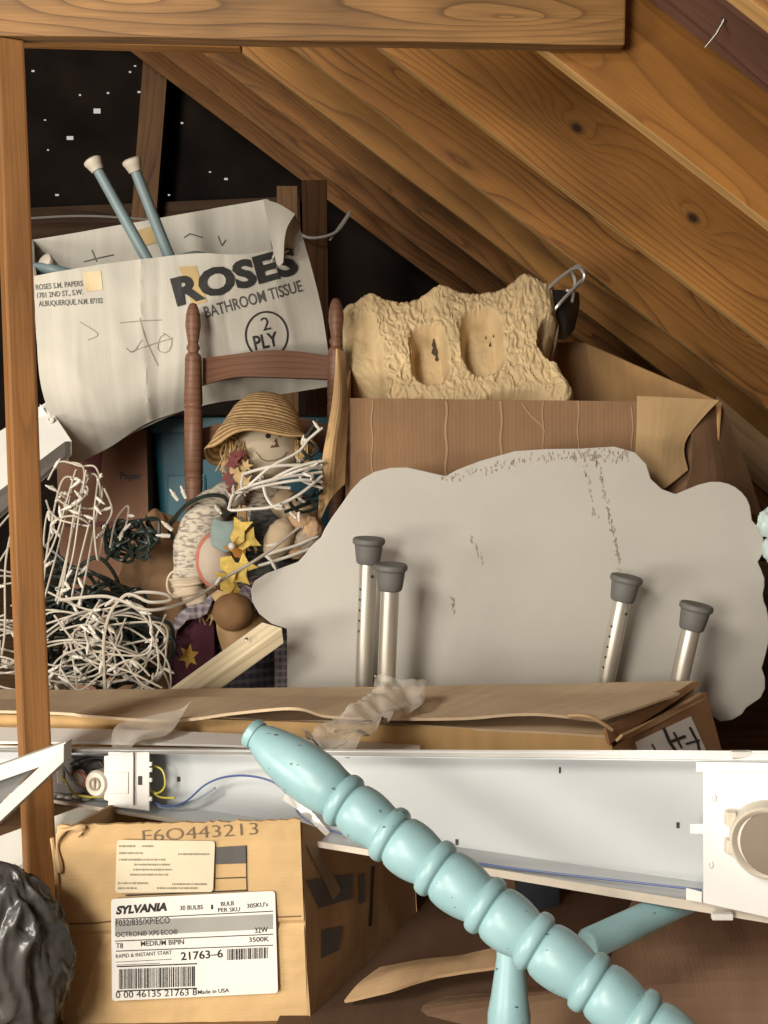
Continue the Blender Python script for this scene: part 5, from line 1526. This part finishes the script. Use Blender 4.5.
# heap in front
heap = loops(11, 6, 92, 648, 74, 48, 2.27, 0.05, 3, (26, 70), 0.9)
heap += [W3(l) for l in (
    [(48, 592, 2.20), (90, 610, 2.19), (130, 606, 2.19), (152, 630, 2.2), (158, 670, 2.2), (140, 690, 2.2)],
    [(60, 630, 2.18), (88, 625, 2.18), (110, 640, 2.18), (138, 680, 2.18), (155, 690, 2.18)],
    [(54, 615, 2.18), (80, 645, 2.18), (120, 655, 2.18), (150, 650, 2.19), (146, 610, 2.2), (110, 602, 2.2), (80, 620, 2.19)],
    [(60, 668, 2.19), (78, 690, 2.18), (100, 676, 2.18), (130, 660, 2.18), (150, 676, 2.18)],
    [(100, 600, 2.2), (85, 630, 2.18), (100, 660, 2.18), (130, 672, 2.18), (162, 688, 2.18)],
    [(70, 640, 2.25), (92, 780, 2.24), (100, 880, 2.22)], )]
heap = [[V(p.x, p.y, max(p.z, 0.01)) for p in s_] for s_ in heap]
light_string('tangled heap of white string lights right of the wooden post, on the floor', heap, 0.0022, wire_w, BM_W, 60, 2)
left = loops(21, 8, -20, 640, 60, 70, 2.30, 0.06, 3, (24, 50), 1.0)
left += [W3(l) for l in ([(-30, 560, 2.25), (5, 520, 2.3), (30, 490, 2.34)], [(-20, 590, 2.25), (10, 545, 2.3), (32, 505, 2.34)], [(-10, 700, 2.25), (4, 640, 2.25), (6, 560, 2.25), (20, 500, 2.28)], [(0, 640, 2.25), (-6, 780, 2.22), (-12, 880, 2.2)])]
light_string('white string lights bunched at the left picture edge, left of the wooden post', left, 0.0022, wire_w, BM_W, 40, 3)
# long cord across to the doll
run = [W3([(60, 600, 2.18), (100, 596, 2.17), (120, 600, 2.16), (150, 610, 2.15), (190, 600, 2.18), (225, 578, 2.22), (262, 556, 2.26), (300, 527, 2.34)]),
       W3([(128, 596, 2.16), (142, 592, 2.16), (165, 594, 2.14), (170, 600, 2.14), (150, 602, 2.14), (124, 596, 2.16), (104, 640, 2.17), (110, 760, 2.19), (110, 900, 2.18)])]
run = [[V(p.x, p.y, max(p.z, 0.01)) for p in s_] for s_ in run]
light_string('single twisted white light cord running across in front of the scarecrow doll', run, 0.0034, wire_w, BM_W, 4, 4)
# dark green bundle
green = loops(31, 8, 90, 600, 52, 70, 2.44, 0.05, 4, (18, 45), 1.0) + loops(32, 5, 132, 540, 26, 20, 2.46, 0.03, 3, (10, 26), 0.8) + loops(33, 12, 104, 655, 68, 46, 2.37, 0.03, 3, (14, 40), 1.0)
green += [W3([(100, 640, 2.44), (96, 780, 2.44), (92, 900, 2.42)])]
green = [[V(p.x, p.y, max(p.z, 0.01)) for p in s_] for s_ in green]
light_string('dark green string lights knotted behind the white heap, left of the paper sack', green, 0.0042, wire_g, BM_G, 60, 5)
# lights on the doll's lap and shoulder
dollw = [W3(l) for l in (
    [(322, 428, 2.410), (308, 440, 2.390), (298, 452, 2.370), (272, 466, 2.340), (255, 480, 2.330), (240, 494, 2.330), (229, 509, 2.330), (250, 509, 2.320), (275, 506, 2.320), (300, 494, 2.340), (322, 476, 2.390)],
    [(229, 508, 2.325), (234, 494, 2.320), (250, 486, 2.320), (280, 478, 2.330), (322, 472, 2.390)],
    [(243, 474, 2.350), (243, 490, 2.340), (262, 486, 2.330), (300, 480, 2.350), (322, 482, 2.390)],
    [(243, 474, 2.350), (275, 466, 2.340), (322, 465, 2.390)],
    [(262, 476, 2.335), (266, 496, 2.325), (276, 508, 2.320), (288, 507, 2.330)],
    [(290, 488, 2.360), (268, 484, 2.340), (290, 470, 2.350), (318, 462, 2.380), (300, 478, 2.360), (322, 488, 2.390)],
    [(255, 489, 2.340), (300, 470, 2.350), (321, 468, 2.390)],
    [(262, 556, 2.360), (275, 552, 2.360), (300, 544, 2.380), (318, 536, 2.400)], [(258, 566, 2.360), (290, 556, 2.370), (312, 548, 2.390)], )]
light_string('bright white string lights looped over the scarecrow doll below its straw hat', dollw, 0.0034, plain('clean white cord', (0.70, 0.66, 0.58), 0.4), BM_W, 12, 6)
dg = [W3(l) for l in ([(318, 420, 2.440), (302, 448, 2.420), (320, 470, 2.430), (308, 500, 2.390), (285, 512, 2.360), (318, 500, 2.410)], [(304, 440, 2.450), (318, 450, 2.440), (300, 465, 2.430), (322, 490, 2.420), (296, 500, 2.390)],
      [(306, 490, 2.390), (290, 500, 2.360), (300, 512, 2.370), (316, 506, 2.400), (300, 492, 2.380)])]
light_string('dark green light cord between the scarecrow doll and the box flap', dg, 0.0040, wire_g, BM_W, 8, 7)
dl = [W3(l) for l in ([(172, 522, 2.470), (186, 506, 2.430), (206, 496, 2.380), (224, 497, 2.370), (230, 510, 2.360), (222, 516, 2.370)], [(174, 540, 2.490), (170, 525, 2.480), (188, 504, 2.440), (200, 498, 2.410)])]
t = light_string('dark cord with a few white bulbs draped on the scarecrow doll\'s left shoulder', dl, 0.0050, wire_g, BM_W, 0, 8)
for (x, y, dx, dy) in ((178, 500, -.5, .8), (186, 498, -.3, .9), (170, 536, -1, 0.1), (172, 530, -.7, .7), (215, 505, .5, -.6)):
    o = bpy.data.objects.new('bulb', BM_W); COL.objects.link(o); o.parent = t
    o.location = at(x, y, 2.44) - t.location; o.rotation_euler = V(dx, -0.3, dy).to_track_quat('Z', 'Y').to_euler(); o.scale = (1.3, 1.3, 1.3)

# ================================================================== BROWN PAPER SACK, LATH, WRAP
def sackf(d):
    q = V(d.x, d.y, d.z)
    return 1 + 0.10 * noise.noise(q * 1.8) - 0.06 * abs(noise.noise(q * 4 + V(2, 0, 0))) + 0.1 * max(0, d.z) ** 6
cs = at(158, 578, 2.62)
mb = MB(); mb.blob((cs.x, 2.64, 0.30), (0.115, 0.11, 0.30), 60, 50, sackf)
single('paper_sack', mb, plain('crumpled brown paper', (0.32, 0.185, 0.09), 0.8, bmp=0.5, bscale=18), 'crumpled brown paper sack left of the scarecrow doll, in front of the teal tote', 'sack', smooth=True, angle=2)
lath_m = wood('pale lath', (0.66, 0.56, 0.38), (0.48, 0.36, 0.2), 40, [], 2.0, off=101, fiber=0.12, stain=0.15)
t = thing('wooden_lath', 'pale bare wooden lath slanting up from behind the long box in front of the doll', 'wooden strip', at(180, 720, 2.16))
mb = MB(); a_, b_ = at(262, 622, 2.20), at(96, 742, 2.17)
fv = (at(277, 638, 2.17) - at(262, 628, 2.19))
mb.beam(a_, b_, at(278, 634, 2.165) - at(258, 628, 2.20), V(0.002, 0.012, -0.034)); part('strip', mb, lath_m, t, bevel=0.0015)
mb = MB(); q = at(247, 640, 2.165); mb.lathe(q, V(-0.2, -.8, 0.6), [(0, .003), (0.004, .004), (0.006, 0.0)], 10); part('nail_head', mb, iron, t, smooth=True)

def film_mat(name, col, alpha):
    m, nt, b = new_mat(name)
    tr = nd(nt, 'ShaderNodeBsdfTransparent'); gl = nd(nt, 'ShaderNodeBsdfGlossy'); gl.inputs['Roughness'].default_value = 0.12
    df = nd(nt, 'ShaderNodeBsdfDiffuse'); df.inputs['Color'].default_value = (*col, 1)
    gl.inputs['Color'].default_value = (0.95, 0.93, 0.88, 1)
    m1 = nd(nt, 'ShaderNodeMixShader'); m1.inputs[0].default_value = alpha
    m2 = nd(nt, 'ShaderNodeMixShader')
    fr = nd(nt, 'ShaderNodeFresnel'); fr.inputs['IOR'].default_value = 1.6
    nt.links.new(tr.outputs[0], m1.inputs[1]); nt.links.new(df.outputs[0], m1.inputs[2])
    nt.links.new(fr.outputs[0], m2.inputs[0]); nt.links.new(m1.outputs[0], m2.inputs[1]); nt.links.new(gl.outputs[0], m2.inputs[2])
    nt.links.new(m2.outputs[0], nt.nodes['Material Output'].inputs['Surface'])
    return m
film = film_mat('clear wrap film', (0.75, 0.70, 0.60), 0.42)
mb = MB()
mb.grid(loft([[(300, 736, 1.58), (330, 756, 1.56), (350, 750, 1.56)], [(322, 722, 1.72), (350, 736, 1.66), (378, 728, 1.70)], [(355, 705, 1.80), (380, 716, 1.78), (400, 712, 1.82)], [(372, 690, 1.86), (392, 700, 1.83), (422, 706, 1.86)], [(374, 676, 1.92), (400, 676, 1.90), (426, 684, 1.92)]], 30, 60, 0.022, 16, 3, 0.016))
single('plastic_wrap', mb, film, 'crumpled clear plastic wrap lying on the long box above the turquoise post', 'plastic wrap', smooth=True, angle=2)
mb = MB()
mb.grid(loft([[(115, 768, 1.72), (124, 780, 1.72)], [(114, 728, 1.76), (134, 744, 1.75)], [(150, 716, 1.80), (168, 734, 1.79)], [(184, 708, 1.83), (192, 700, 1.84)]], 14, 30, 0.006, 14, 5, 0.005))
single('tape_strip', mb, film, 'loose clear packing tape hanging off the long box near the wooden post', 'tape', smooth=True, angle=2)
mb = MB()
mb.grid(loft([[(282, 800, 1.545), (288, 790, 1.545)], [(300, 812, 1.535), (306, 806, 1.535)], [(326, 836, 1.52), (330, 832, 1.52)]], 8, 16, 0.002, 14, 5, 0.003))
single('tape_strip', mb, film, 'short clear tape strip stuck to the open fixture left of the turquoise post', 'tape', smooth=True, angle=2)

# right edge: planks and pale plastic
pl_m = wood('pale plank', (0.36, 0.22, 0.11), (0.2, 0.11, 0.05), 26, [], 2.0, off=110)
mb = MB(); a_, b_ = at(716, 395, 3.2), at(840, 500, 3.0); mb.beam(a_, b_, V(0.02, 0.0, -0.17), V(0, 0.02, 0))
single('wooden_plank', mb, pl_m, 'dull wooden plank slanting down behind the right end of the open box', 'plank')
mb = MB(); mb.blob(at(772, 522, 2.3), (0.028, 0.03, 0.036), 40, 30, lambda d: 1 + 0.25 * noise.noise(V(d.x * 2, d.y * 2, d.z * 2)) - 0.12 * abs(noise.noise(V(d.x * 5, d.y * 5, d.z * 5))))
mb.blob(at(774, 550, 2.31), (0.022, 0.03, 0.03), 30, 20, lambda d: 1 + 0.2 * noise.noise(V(d.x * 3, d.y * 2, d.z * 2)))
single('plastic_bag', mb, plain('pale aqua film', (0.50, 0.62, 0.60), 0.3), 'small crumpled pale aqua plastic at the right picture edge beside the cloud board', 'bag', smooth=True, angle=2)

# ================================================================== SCARECROW DOLL
YD = 2.53
straw = ribbed('woven straw', (0.62, 0.42, 0.20), (0.30, 0.17, 0.065), 640)
muslin = plain('muslin', (0.60, 0.49, 0.35), 0.9, bmp=0.3, bscale=300, var=0.1)
shirt = printed_fabric('printed cotton', (0.52, 0.46, 0.36), (0.24, 0.20, 0.17))
plaid_m = plaid('dark plaid', (0.05, 0.045, 0.055), (0.015, 0.013, 0.022), (0.12, 0.10, 0.11), 48)
plaid_l = plaid('plaid frill', (0.30, 0.26, 0.28), (0.10, 0.08, 0.12), (0.48, 0.42, 0.40), 60)
maroon = plain('maroon felt', (0.085, 0.022, 0.035), 0.95, bmp=0.2, bscale=300)
raffia = plain('raffia', (0.58, 0.40, 0.19), 0.7, var=0.25, scale=40)
dkred = plain('dull red leaf', (0.20, 0.055, 0.05), 0.8, var=0.3, scale=50)
ochre = plain('ochre felt', (0.52, 0.31, 0.06), 0.9)
vest = printed_fabric('dark striped cotton', (0.11, 0.11, 0.10), (0.04, 0.045, 0.045))
tanshoe = plain('tan shoe felt', (0.46, 0.29, 0.14), 0.8, bmp=0.3, bscale=200)
brownball = plain('brown felt', (0.27, 0.145, 0.06), 0.8, bmp=0.2, bscale=200)
yellow = plain('yellow silk leaf', (0.66, 0.47, 0.10), 0.6, var=0.3, scale=60)
t = thing('scarecrow_doll', 'seated scarecrow doll in a straw hat and patched shirt in front of the brown chair', 'doll', V(at(250, 690, YD).x, YD, 0.27))
S = YD / F_PX
# hat
hc = at(263, 434, YD)
hax = V(0.12, 0.42, 1.0).normalized()
def P(k): return k * S
prof = [(P(44), 0.0), (P(43.5), P(6)), (P(41), P(14)), (P(35), P(24)), (P(24), P(33)), (P(10), P(39)), (P(2), P(42)), (P(-3), P(47)), (P(-9), P(53)), (P(-14), P(57)), (P(-16), P(57)), (P(-10), P(51)), (P(-4), P(45)), (P(2), P(39)), (P(20), P(33)), (P(38), P(14)), (P(40), 0)]
mb = MB(); mb.lathe(hc, hax, prof, 72, (1.0, 0.85), V(1, 0, 0))
for i_, v_ in enumerate(mb.v):
    d = v_ - hc; rad = math.hypot(d.x, d.y)
    k_ = sstep(P(40), P(57), rad)
    mb.v[i_] = v_ + V(0, 0, k_ * (0.010 * noise.noise(v_ * 14) - 0.030 * (1 if d.x < 0 else 0) * sstep(0, P(50), -d.x) + 0.012 * sstep(0, P(50), d.x))) 
part('straw_hat', mb, straw, t, 'ribbed straw hat', smooth=True, angle=2)
# head
fc = at(268, 450, YD - 0.0)
mb = MB(); mb.blob(fc, (P(33), P(30), P(29)), 48, 32, lambda d: 1 + 0.03 * noise.noise(d * 3)); hd = part('head', mb, plain('painted muslin face', (0.50, 0.42, 0.30), 0.85, bmp=0.3, bscale=300, var=0.12), t, 'round muslin face', smooth=True)
s_h = Surface(mb)
def circ(cx, cy, r, n=12): return [(cx + r * math.cos(6.283 * k / n), cy + r * math.sin(6.283 * k / n)) for k in range(n)]
mb = MB(); decal_polys(mb, s_h, [circ(268, 436, 2.6)], 0.0012); part('eye', mb, ink, hd)
mb = MB(); decal_polys(mb, s_h, [circ(280, 435, 2.4)], 0.0012); part('eye', mb, ink, hd)
mb = MB(); decal_polys(mb, s_h, [[(276, 438), (270, 448), (279, 447)]], 0.0016); part('nose', mb, plain('rust felt', (0.12, 0.05, 0.025), 0.9), hd)
mb = MB()
decal_polys(mb, s_h, stroke_quads([(258, 454), (262, 459), (268, 461), (275, 460), (283, 457), (287, 452)], 1.0), 0.0012)
decal_polys(mb, s_h, stroke_quads([(256, 452), (260, 456)], 0.9), 0.0012)
part('mouth', mb, plain('stitch thread', (0.16, 0.09, 0.05), 0.9), hd)
rg = random.Random(77)
def strands(name, n, gen, r, mat, parent, lab=None):
    mb = MB()
    for k in range(n): mb.tube(spline(gen(), 7), r, 4)
    return part(name, mb, mat, parent, lab, kind='stuff')
strands('raffia_hair', 46, lambda: (lambda x, y: [at(x, y, YD - .05), at(x - 3 + rg.uniform(-4, 4), y + 12, YD - .07), at(x - 2 + rg.uniform(-9, 6), y + rg.uniform(20, 34), YD - .075)])(rg.uniform(226, 248), rg.uniform(440, 450)), 0.0014, raffia, t, 'straw-coloured raffia hair')
strands('raffia_hair', 26, lambda: (lambda x, y: [at(x, y, YD - .03), at(x + rg.uniform(-3, 4), y + 10, YD - .05), at(x + rg.uniform(-4, 6), y + rg.uniform(14, 26), YD - .06)])(rg.uniform(296, 308), rg.uniform(440, 448)), 0.0014, raffia, t)
def leaf(px, py, Y, size, ang, mat, name, parent, lobes=5, cup=0.12):
    c = at(px, py, Y); mb = MB(); pts = []
    n = lobes * 2 + 1
    R = Matrix.Rotation(ang, 3, 'Y') @ Matrix.Rotation(rg.uniform(-.5, .5), 3, 'X') @ Matrix.Rotation(rg.uniform(-.5, .5), 3, 'Z')
    out = [V(0, 0, -1.0)]
    for k in range(n):
        a = -2.4 + 4.8 * k / (n - 1)
        r_ = (1.0 if k % 2 == 0 else 0.45) * (1 - 0.12 * abs(a))
        out.append(V(math.sin(a) * r_, -0.15 * (k % 2) * cup * 5, math.cos(a) * r_))
    pts = [c + R @ (p * size) for p in out]
    ci = mb.vert(c + R @ V(0, -cup * size, 0)); ix = [mb.vert(p) for p in pts]
    back = mb.vert(c + R @ V(0, -cup * size + 0.0015, 0)); ixb = [mb.vert(p + R @ V(0, 0.0012, 0)) for p in pts]
    for k in range(len(ix)):
        j = (k + 1) % len(ix)
        mb.face([ci, ix[k], ix[j]]); mb.face([back, ixb[j], ixb[k]]); mb.face([ix[k], ixb[k], ixb[j], ix[j]])
    return part(name, mb, mat, parent)
for (x, y, s_, a, m) in ((233, 462, 12, 0.5, dkred), (240, 455, 10, 1.6, dkred), (228, 478, 10, -0.4, dkred), (238, 476, 12, 2.4, raffia), (246, 466, 9, 0.9, raffia), (231, 490, 8, 0.2, dkred), (245, 484, 12, 1.1, raffia)):
    leaf(x, y, YD - .085, P(s_), a, m, 'leaf', t)
# torso
tc_ = at(258, 540, YD + 0.05)
mb = MB(); mb.blob(tc_, (P(42), P(36), P(72)), 48, 40, lambda d: 1 + 0.05 * noise.noise(d * 3) - 0.03 * abs(noise.noise(d * 7)))
part('shirt', mb, shirt, t, 'printed cream and grey shirt', smooth=True, angle=2)
mb = MB(); mb.slab(loft([[(250, 600, YD - .065), (270, 602, YD - .075), (292, 596, YD - .06)], [(246, 550, YD - .06), (268, 550, YD - .075), (292, 548, YD - .055)], [(252, 505, YD - .03), (268, 508, YD - .045), (290, 504, YD - .025)]], 16, 24, 0.006, 14, 2, 0.006), 0.004)
part('vest', mb, vest, t, 'dark striped bib', smooth=True, angle=2)
strands('raffia_tie', 16, lambda: [at(rg.uniform(238, 246), rg.uniform(505, 512), YD - .09), at(rg.uniform(236, 252), 530, YD - .10), at(rg.uniform(234, 258), rg.uniform(545, 556), YD - .095)], 0.0022, raffia, t)
# arms
def limb(name, pts, rad, mat, lab=None, amp=0.05):
    P_ = spline(wpts(pts), 40); R_ = [catmull([V(r, 0, 0) for r in rad], k / 39).x * S * (1 + amp * noise.noise(V(k * 0.35, rad[0], 0))) for k in range(40)]
    R_[0] *= 0.4; R_[-1] *= 0.5
    mb = MB(); mb.tube(P_, R_, 24)
    for i_, v_ in enumerate(mb.v): mb.v[i_] = v_ + V(1, -1, 1) * 0.004 * noise.noise(v_ * 45)
    return part(name, mb, mat, t, lab, smooth=True, angle=2)
limb('sleeve', [(240, 492, YD - .02), (212, 508, YD - .05), (197, 540, YD - .06), (190, 575, YD - .07), (188, 592, YD - .08)], [14, 18, 21, 17, 15], shirt, 'printed sleeve', 0.12)
limb('cuff', [(188, 576, YD - .078), (189, 586, YD - .08), (190, 593, YD - .08)], [19, 15, 17], muslin, 'gathered cuff', 0.2)
mb = MB()
base = at(196, 600, YD - .09)
limb('hand', [(190, 590, YD - .085), (198, 602, YD - .09), (208, 612, YD - .10)], [10, 12, 8], muslin)
strands('raffia_fingers', 16, lambda: [at(rg.uniform(194, 204), rg.uniform(592, 602), YD - .10), at(rg.uniform(198, 216), 610, YD - .11), at(rg.uniform(200, 228), rg.uniform(616, 626), YD - .11)], 0.0018, raffia, t)
mb = MB(); mb.tube([at(176 + 9 * math.cos(a), 584 + 13 * math.sin(a), YD - .09) for a in [k * math.pi / 12 for k in range(25)]], 0.0028, 8); part('cord_loop', mb, muslin, t, smooth=True)
limb('sleeve', [(278, 500, YD - .02), (300, 515, YD - .05), (306, 535, YD - .07), (298, 548, YD - .08)], [14, 17, 17, 14], plain('beige cotton', (0.42, 0.31, 0.20), 0.9, bmp=0.3), 'beige sleeve', 0.1)
# twine bundle hand at right
mb = MB(); c = at(279, 540, YD - .13); mb.blob(c, (P(14), P(14), P(22)), 28, 24, lambda d: 1 + 0.03 * math.sin(d.z * 40), Matrix.Rotation(0.35, 3, 'Y')); part('twine_ball', mb, plain('twine', (0.44, 0.34, 0.22), 0.9, bmp=0.5), t, 'ball wound with twine', smooth=True)
for (x, y, rx, ry) in ((301, 520, 15, 9), (306, 540, 13, 10), (297, 552, 12, 7), (312, 530, 10, 12)):
    mb = MB(); mb.blob(at(x, y, YD - .12), (P(rx), P(10), P(ry)), 24, 18, lambda d: 1 + 0.2 * noise.noise(d * 2.4) - 0.12 * abs(noise.noise(d * 5)))
    part('cloth_bow', mb, plain('tan cloth %d' % x, (0.46, 0.30, 0.17) if x != 306 else (0.34, 0.27, 0.2), 0.9, bmp=0.4), t, smooth=True, angle=2)
# small pumpkin-like face ornament held on the lap
oc = at(216, 560, YD - .12)
mb = MB(); mb.blob(oc, (P(17), P(14), P(25)), 32, 24, lambda d: 1 + 0.04 * noise.noise(d * 3)); orn = part('ornament', mb, plain('rosy muslin', (0.52, 0.43, 0.34), 0.85, bmp=0.2), t, 'cream padded ornament with red rim', smooth=True)
mb = MB(); mb.tube([oc + V(P(16.5) * math.cos(a), -0.004, P(25) * math.sin(a)) for a in [math.pi * (0.5 + k / 18) for k in range(19)]], 0.0065, 8); part('rim', mb, plain('coral red', (0.45, 0.14, 0.09), 0.7), orn, 'coral red rim', smooth=True)
mb = MB(); mb.slab(loft([[(212, 546, YD - .15), (226, 552, YD - .16), (240, 546, YD - .15)], [(210, 532, YD - .14), (226, 534, YD - .16), (244, 530, YD - .14)], [(214, 518, YD - .13), (228, 521, YD - .14), (242, 516, YD - .13)]], 14, 12, 0.008, 22, 4, 0.006), 0.003); part('bow', mb, plain('pale teal gauze', (0.28, 0.36, 0.34), 0.8), t, 'pale teal gauze bow', smooth=True, angle=2)
for (x, y, s_, a, m) in ((240, 530, 17, 0.3, yellow), (248, 540, 15, 1.2, yellow), (236, 548, 14, -0.6, plain('orange leaf', (0.6, 0.27, 0.06), 0.6)), (232, 568, 17, 2.2, yellow), (244, 566, 16, 0.8, yellow), (226, 580, 15, -0.3, yellow), (240, 576, 14, 1.5, yellow), (234, 590, 12, 2.6, yellow), (222, 596, 12, 1.6, raffia)):
    leaf(x, y, YD - .17, P(s_), a, m, 'silk_leaf', t, 3)
mb = MB(); mb.blob(at(232, 546, YD - .19), (0.008, 0.008, 0.008), 16, 12); part('white_bead', mb, plain('white bead', (0.8, 0.78, 0.74), 0.3), t, smooth=True)
# skirt, apron with star, legs and boots
mb = MB(); mb.slab(loft([[(164, 760, YD - .03), (200, 765, YD - .10), (240, 765, YD - .08), (286, 760, YD - .02)], [(172, 690, YD - .03), (200, 690, YD - .10), (240, 690, YD - .08), (286, 690, YD - .02)], [(180, 640, YD - .02), (205, 640, YD - .08), (245, 640, YD - .06), (288, 640, YD - .01)], [(196, 600, YD), (215, 596, YD - .05), (250, 596, YD - .04), (284, 600, YD)]], 34, 30, 0.010, 12, 6, 0.008), 0.006)
part('trousers', mb, plaid_m, t, 'dark plaid trousers', smooth=True, angle=2)
mb = MB(); mb.slab(loft([[(168, 726, YD - .10), (192, 730, YD - .12), (220, 728, YD - .11)], [(172, 660, YD - .10), (194, 662, YD - .125), (216, 660, YD - .11)], [(180, 618, YD - .09), (198, 616, YD - .11), (214, 616, YD - .10)]], 14, 18, 0.004, 12, 6, 0.003), 0.004)
ap = part('apron', mb, maroon, t, 'maroon apron', smooth=True, angle=2)
am = MB(); am.v = list(mb.v); am.f = list(mb.f); s_a = Surface(am)
star = []
for k in range(12):
    r_ = 13 if k % 2 == 0 else 6.5; a = math.pi / 6 * k + 0.2; star.append((189 + r_ * 0.8 * math.sin(a), 656 - r_ * math.cos(a)))
mb = MB()
for k in range(12): decal_polys(mb, s_a, [[(189, 656), star[k], star[(k + 1) % 12]]], 0.002)
part('star_patch', mb, ochre, ap, 'yellow star patch')
mb = MB(); mb.slab(loft([[(168, 640, YD - .12), (185, 622, YD - .14), (205, 616, YD - .13), (214, 600, YD - .12)], [(174, 618, YD - .11), (186, 608, YD - .13), (204, 602, YD - .12), (212, 592, YD - .11)]], 50, 8, 0.016, 26, 6, 0.012), 0.003); part('frill', mb, plaid_l, t, 'pale plaid frill', smooth=True, angle=2)
limb('trouser_leg', [(262, 590, YD - .08), (250, 600, YD - .13), (240, 606, YD - .16)], [16, 17, 16], plaid_l, None, 0.15)
mb = MB(); mb.blob(at(233, 612, YD - .19), (P(19), P(18), P(18)), 30, 22, lambda d: 1 + 0.05 * noise.noise(d * 2), Matrix.Rotation(0.3, 3, 'Y')); bt = part('boot', mb, brownball, t, 'brown rounded boot', smooth=True)
mb = MB(); mb.slab(loft([[(222, 650, YD - .17), (236, 652, YD - .2), (262, 640, YD - .17), (272, 632, YD - .13)], [(217, 632, YD - .17), (232, 634, YD - .2), (256, 622, YD - .17), (270, 618, YD - .13)], [(216, 618, YD - .16), (230, 622, YD - .19), (252, 614, YD - .16), (264, 612, YD - .12)]], 16, 10, 0.003, 10, 2), 0.02); part('boot_sole', mb, tanshoe, bt, 'tan flat sole', smooth=True, angle=0.8)
mb = MB(); mb.slab(loft([[(276, 750, YD - .05), (290, 750, YD - .05)], [(274, 640, YD - .06), (289, 640, YD - .05)], [(270, 620, YD - .06), (288, 618, YD - .05)]], 8, 24, 0.006, 14, 2), 0.005); part('sash', mb, plaid_l, t, smooth=True)
# low crate the doll sits on
tb = thing('cardboard_box', 'dark low carton under the scarecrow doll, nearly hidden behind the long box', 'box', V(-0.28, 2.45, 0))
mb = MB(); x0_, x1_ = -0.44, -0.17
for q in (((x0_, 2.33, 0), (x1_, 2.33, 0), (x1_, 2.33, .21), (x0_, 2.33, .21), None), ((x0_, 2.33, .21), (x1_, 2.33, .21), (x1_, 2.62, .21), (x0_, 2.62, .21), V(0, 1, 3)),
          ((x1_, 2.33, 0), (x1_, 2.62, 0), (x1_, 2.62, .21), (x1_, 2.33, .21), V(4, 1, 0)), ((x0_, 2.33, 0), (x0_, 2.62, 0), (x0_, 2.62, .21), (x0_, 2.33, .21), V(-4, 1, 0))):
    mb.slab(wsheet(*q[:4], 8, 6, 0.002, 5, 2), 0.004, q[4])
part('carton', mb, cb_dark, tb)
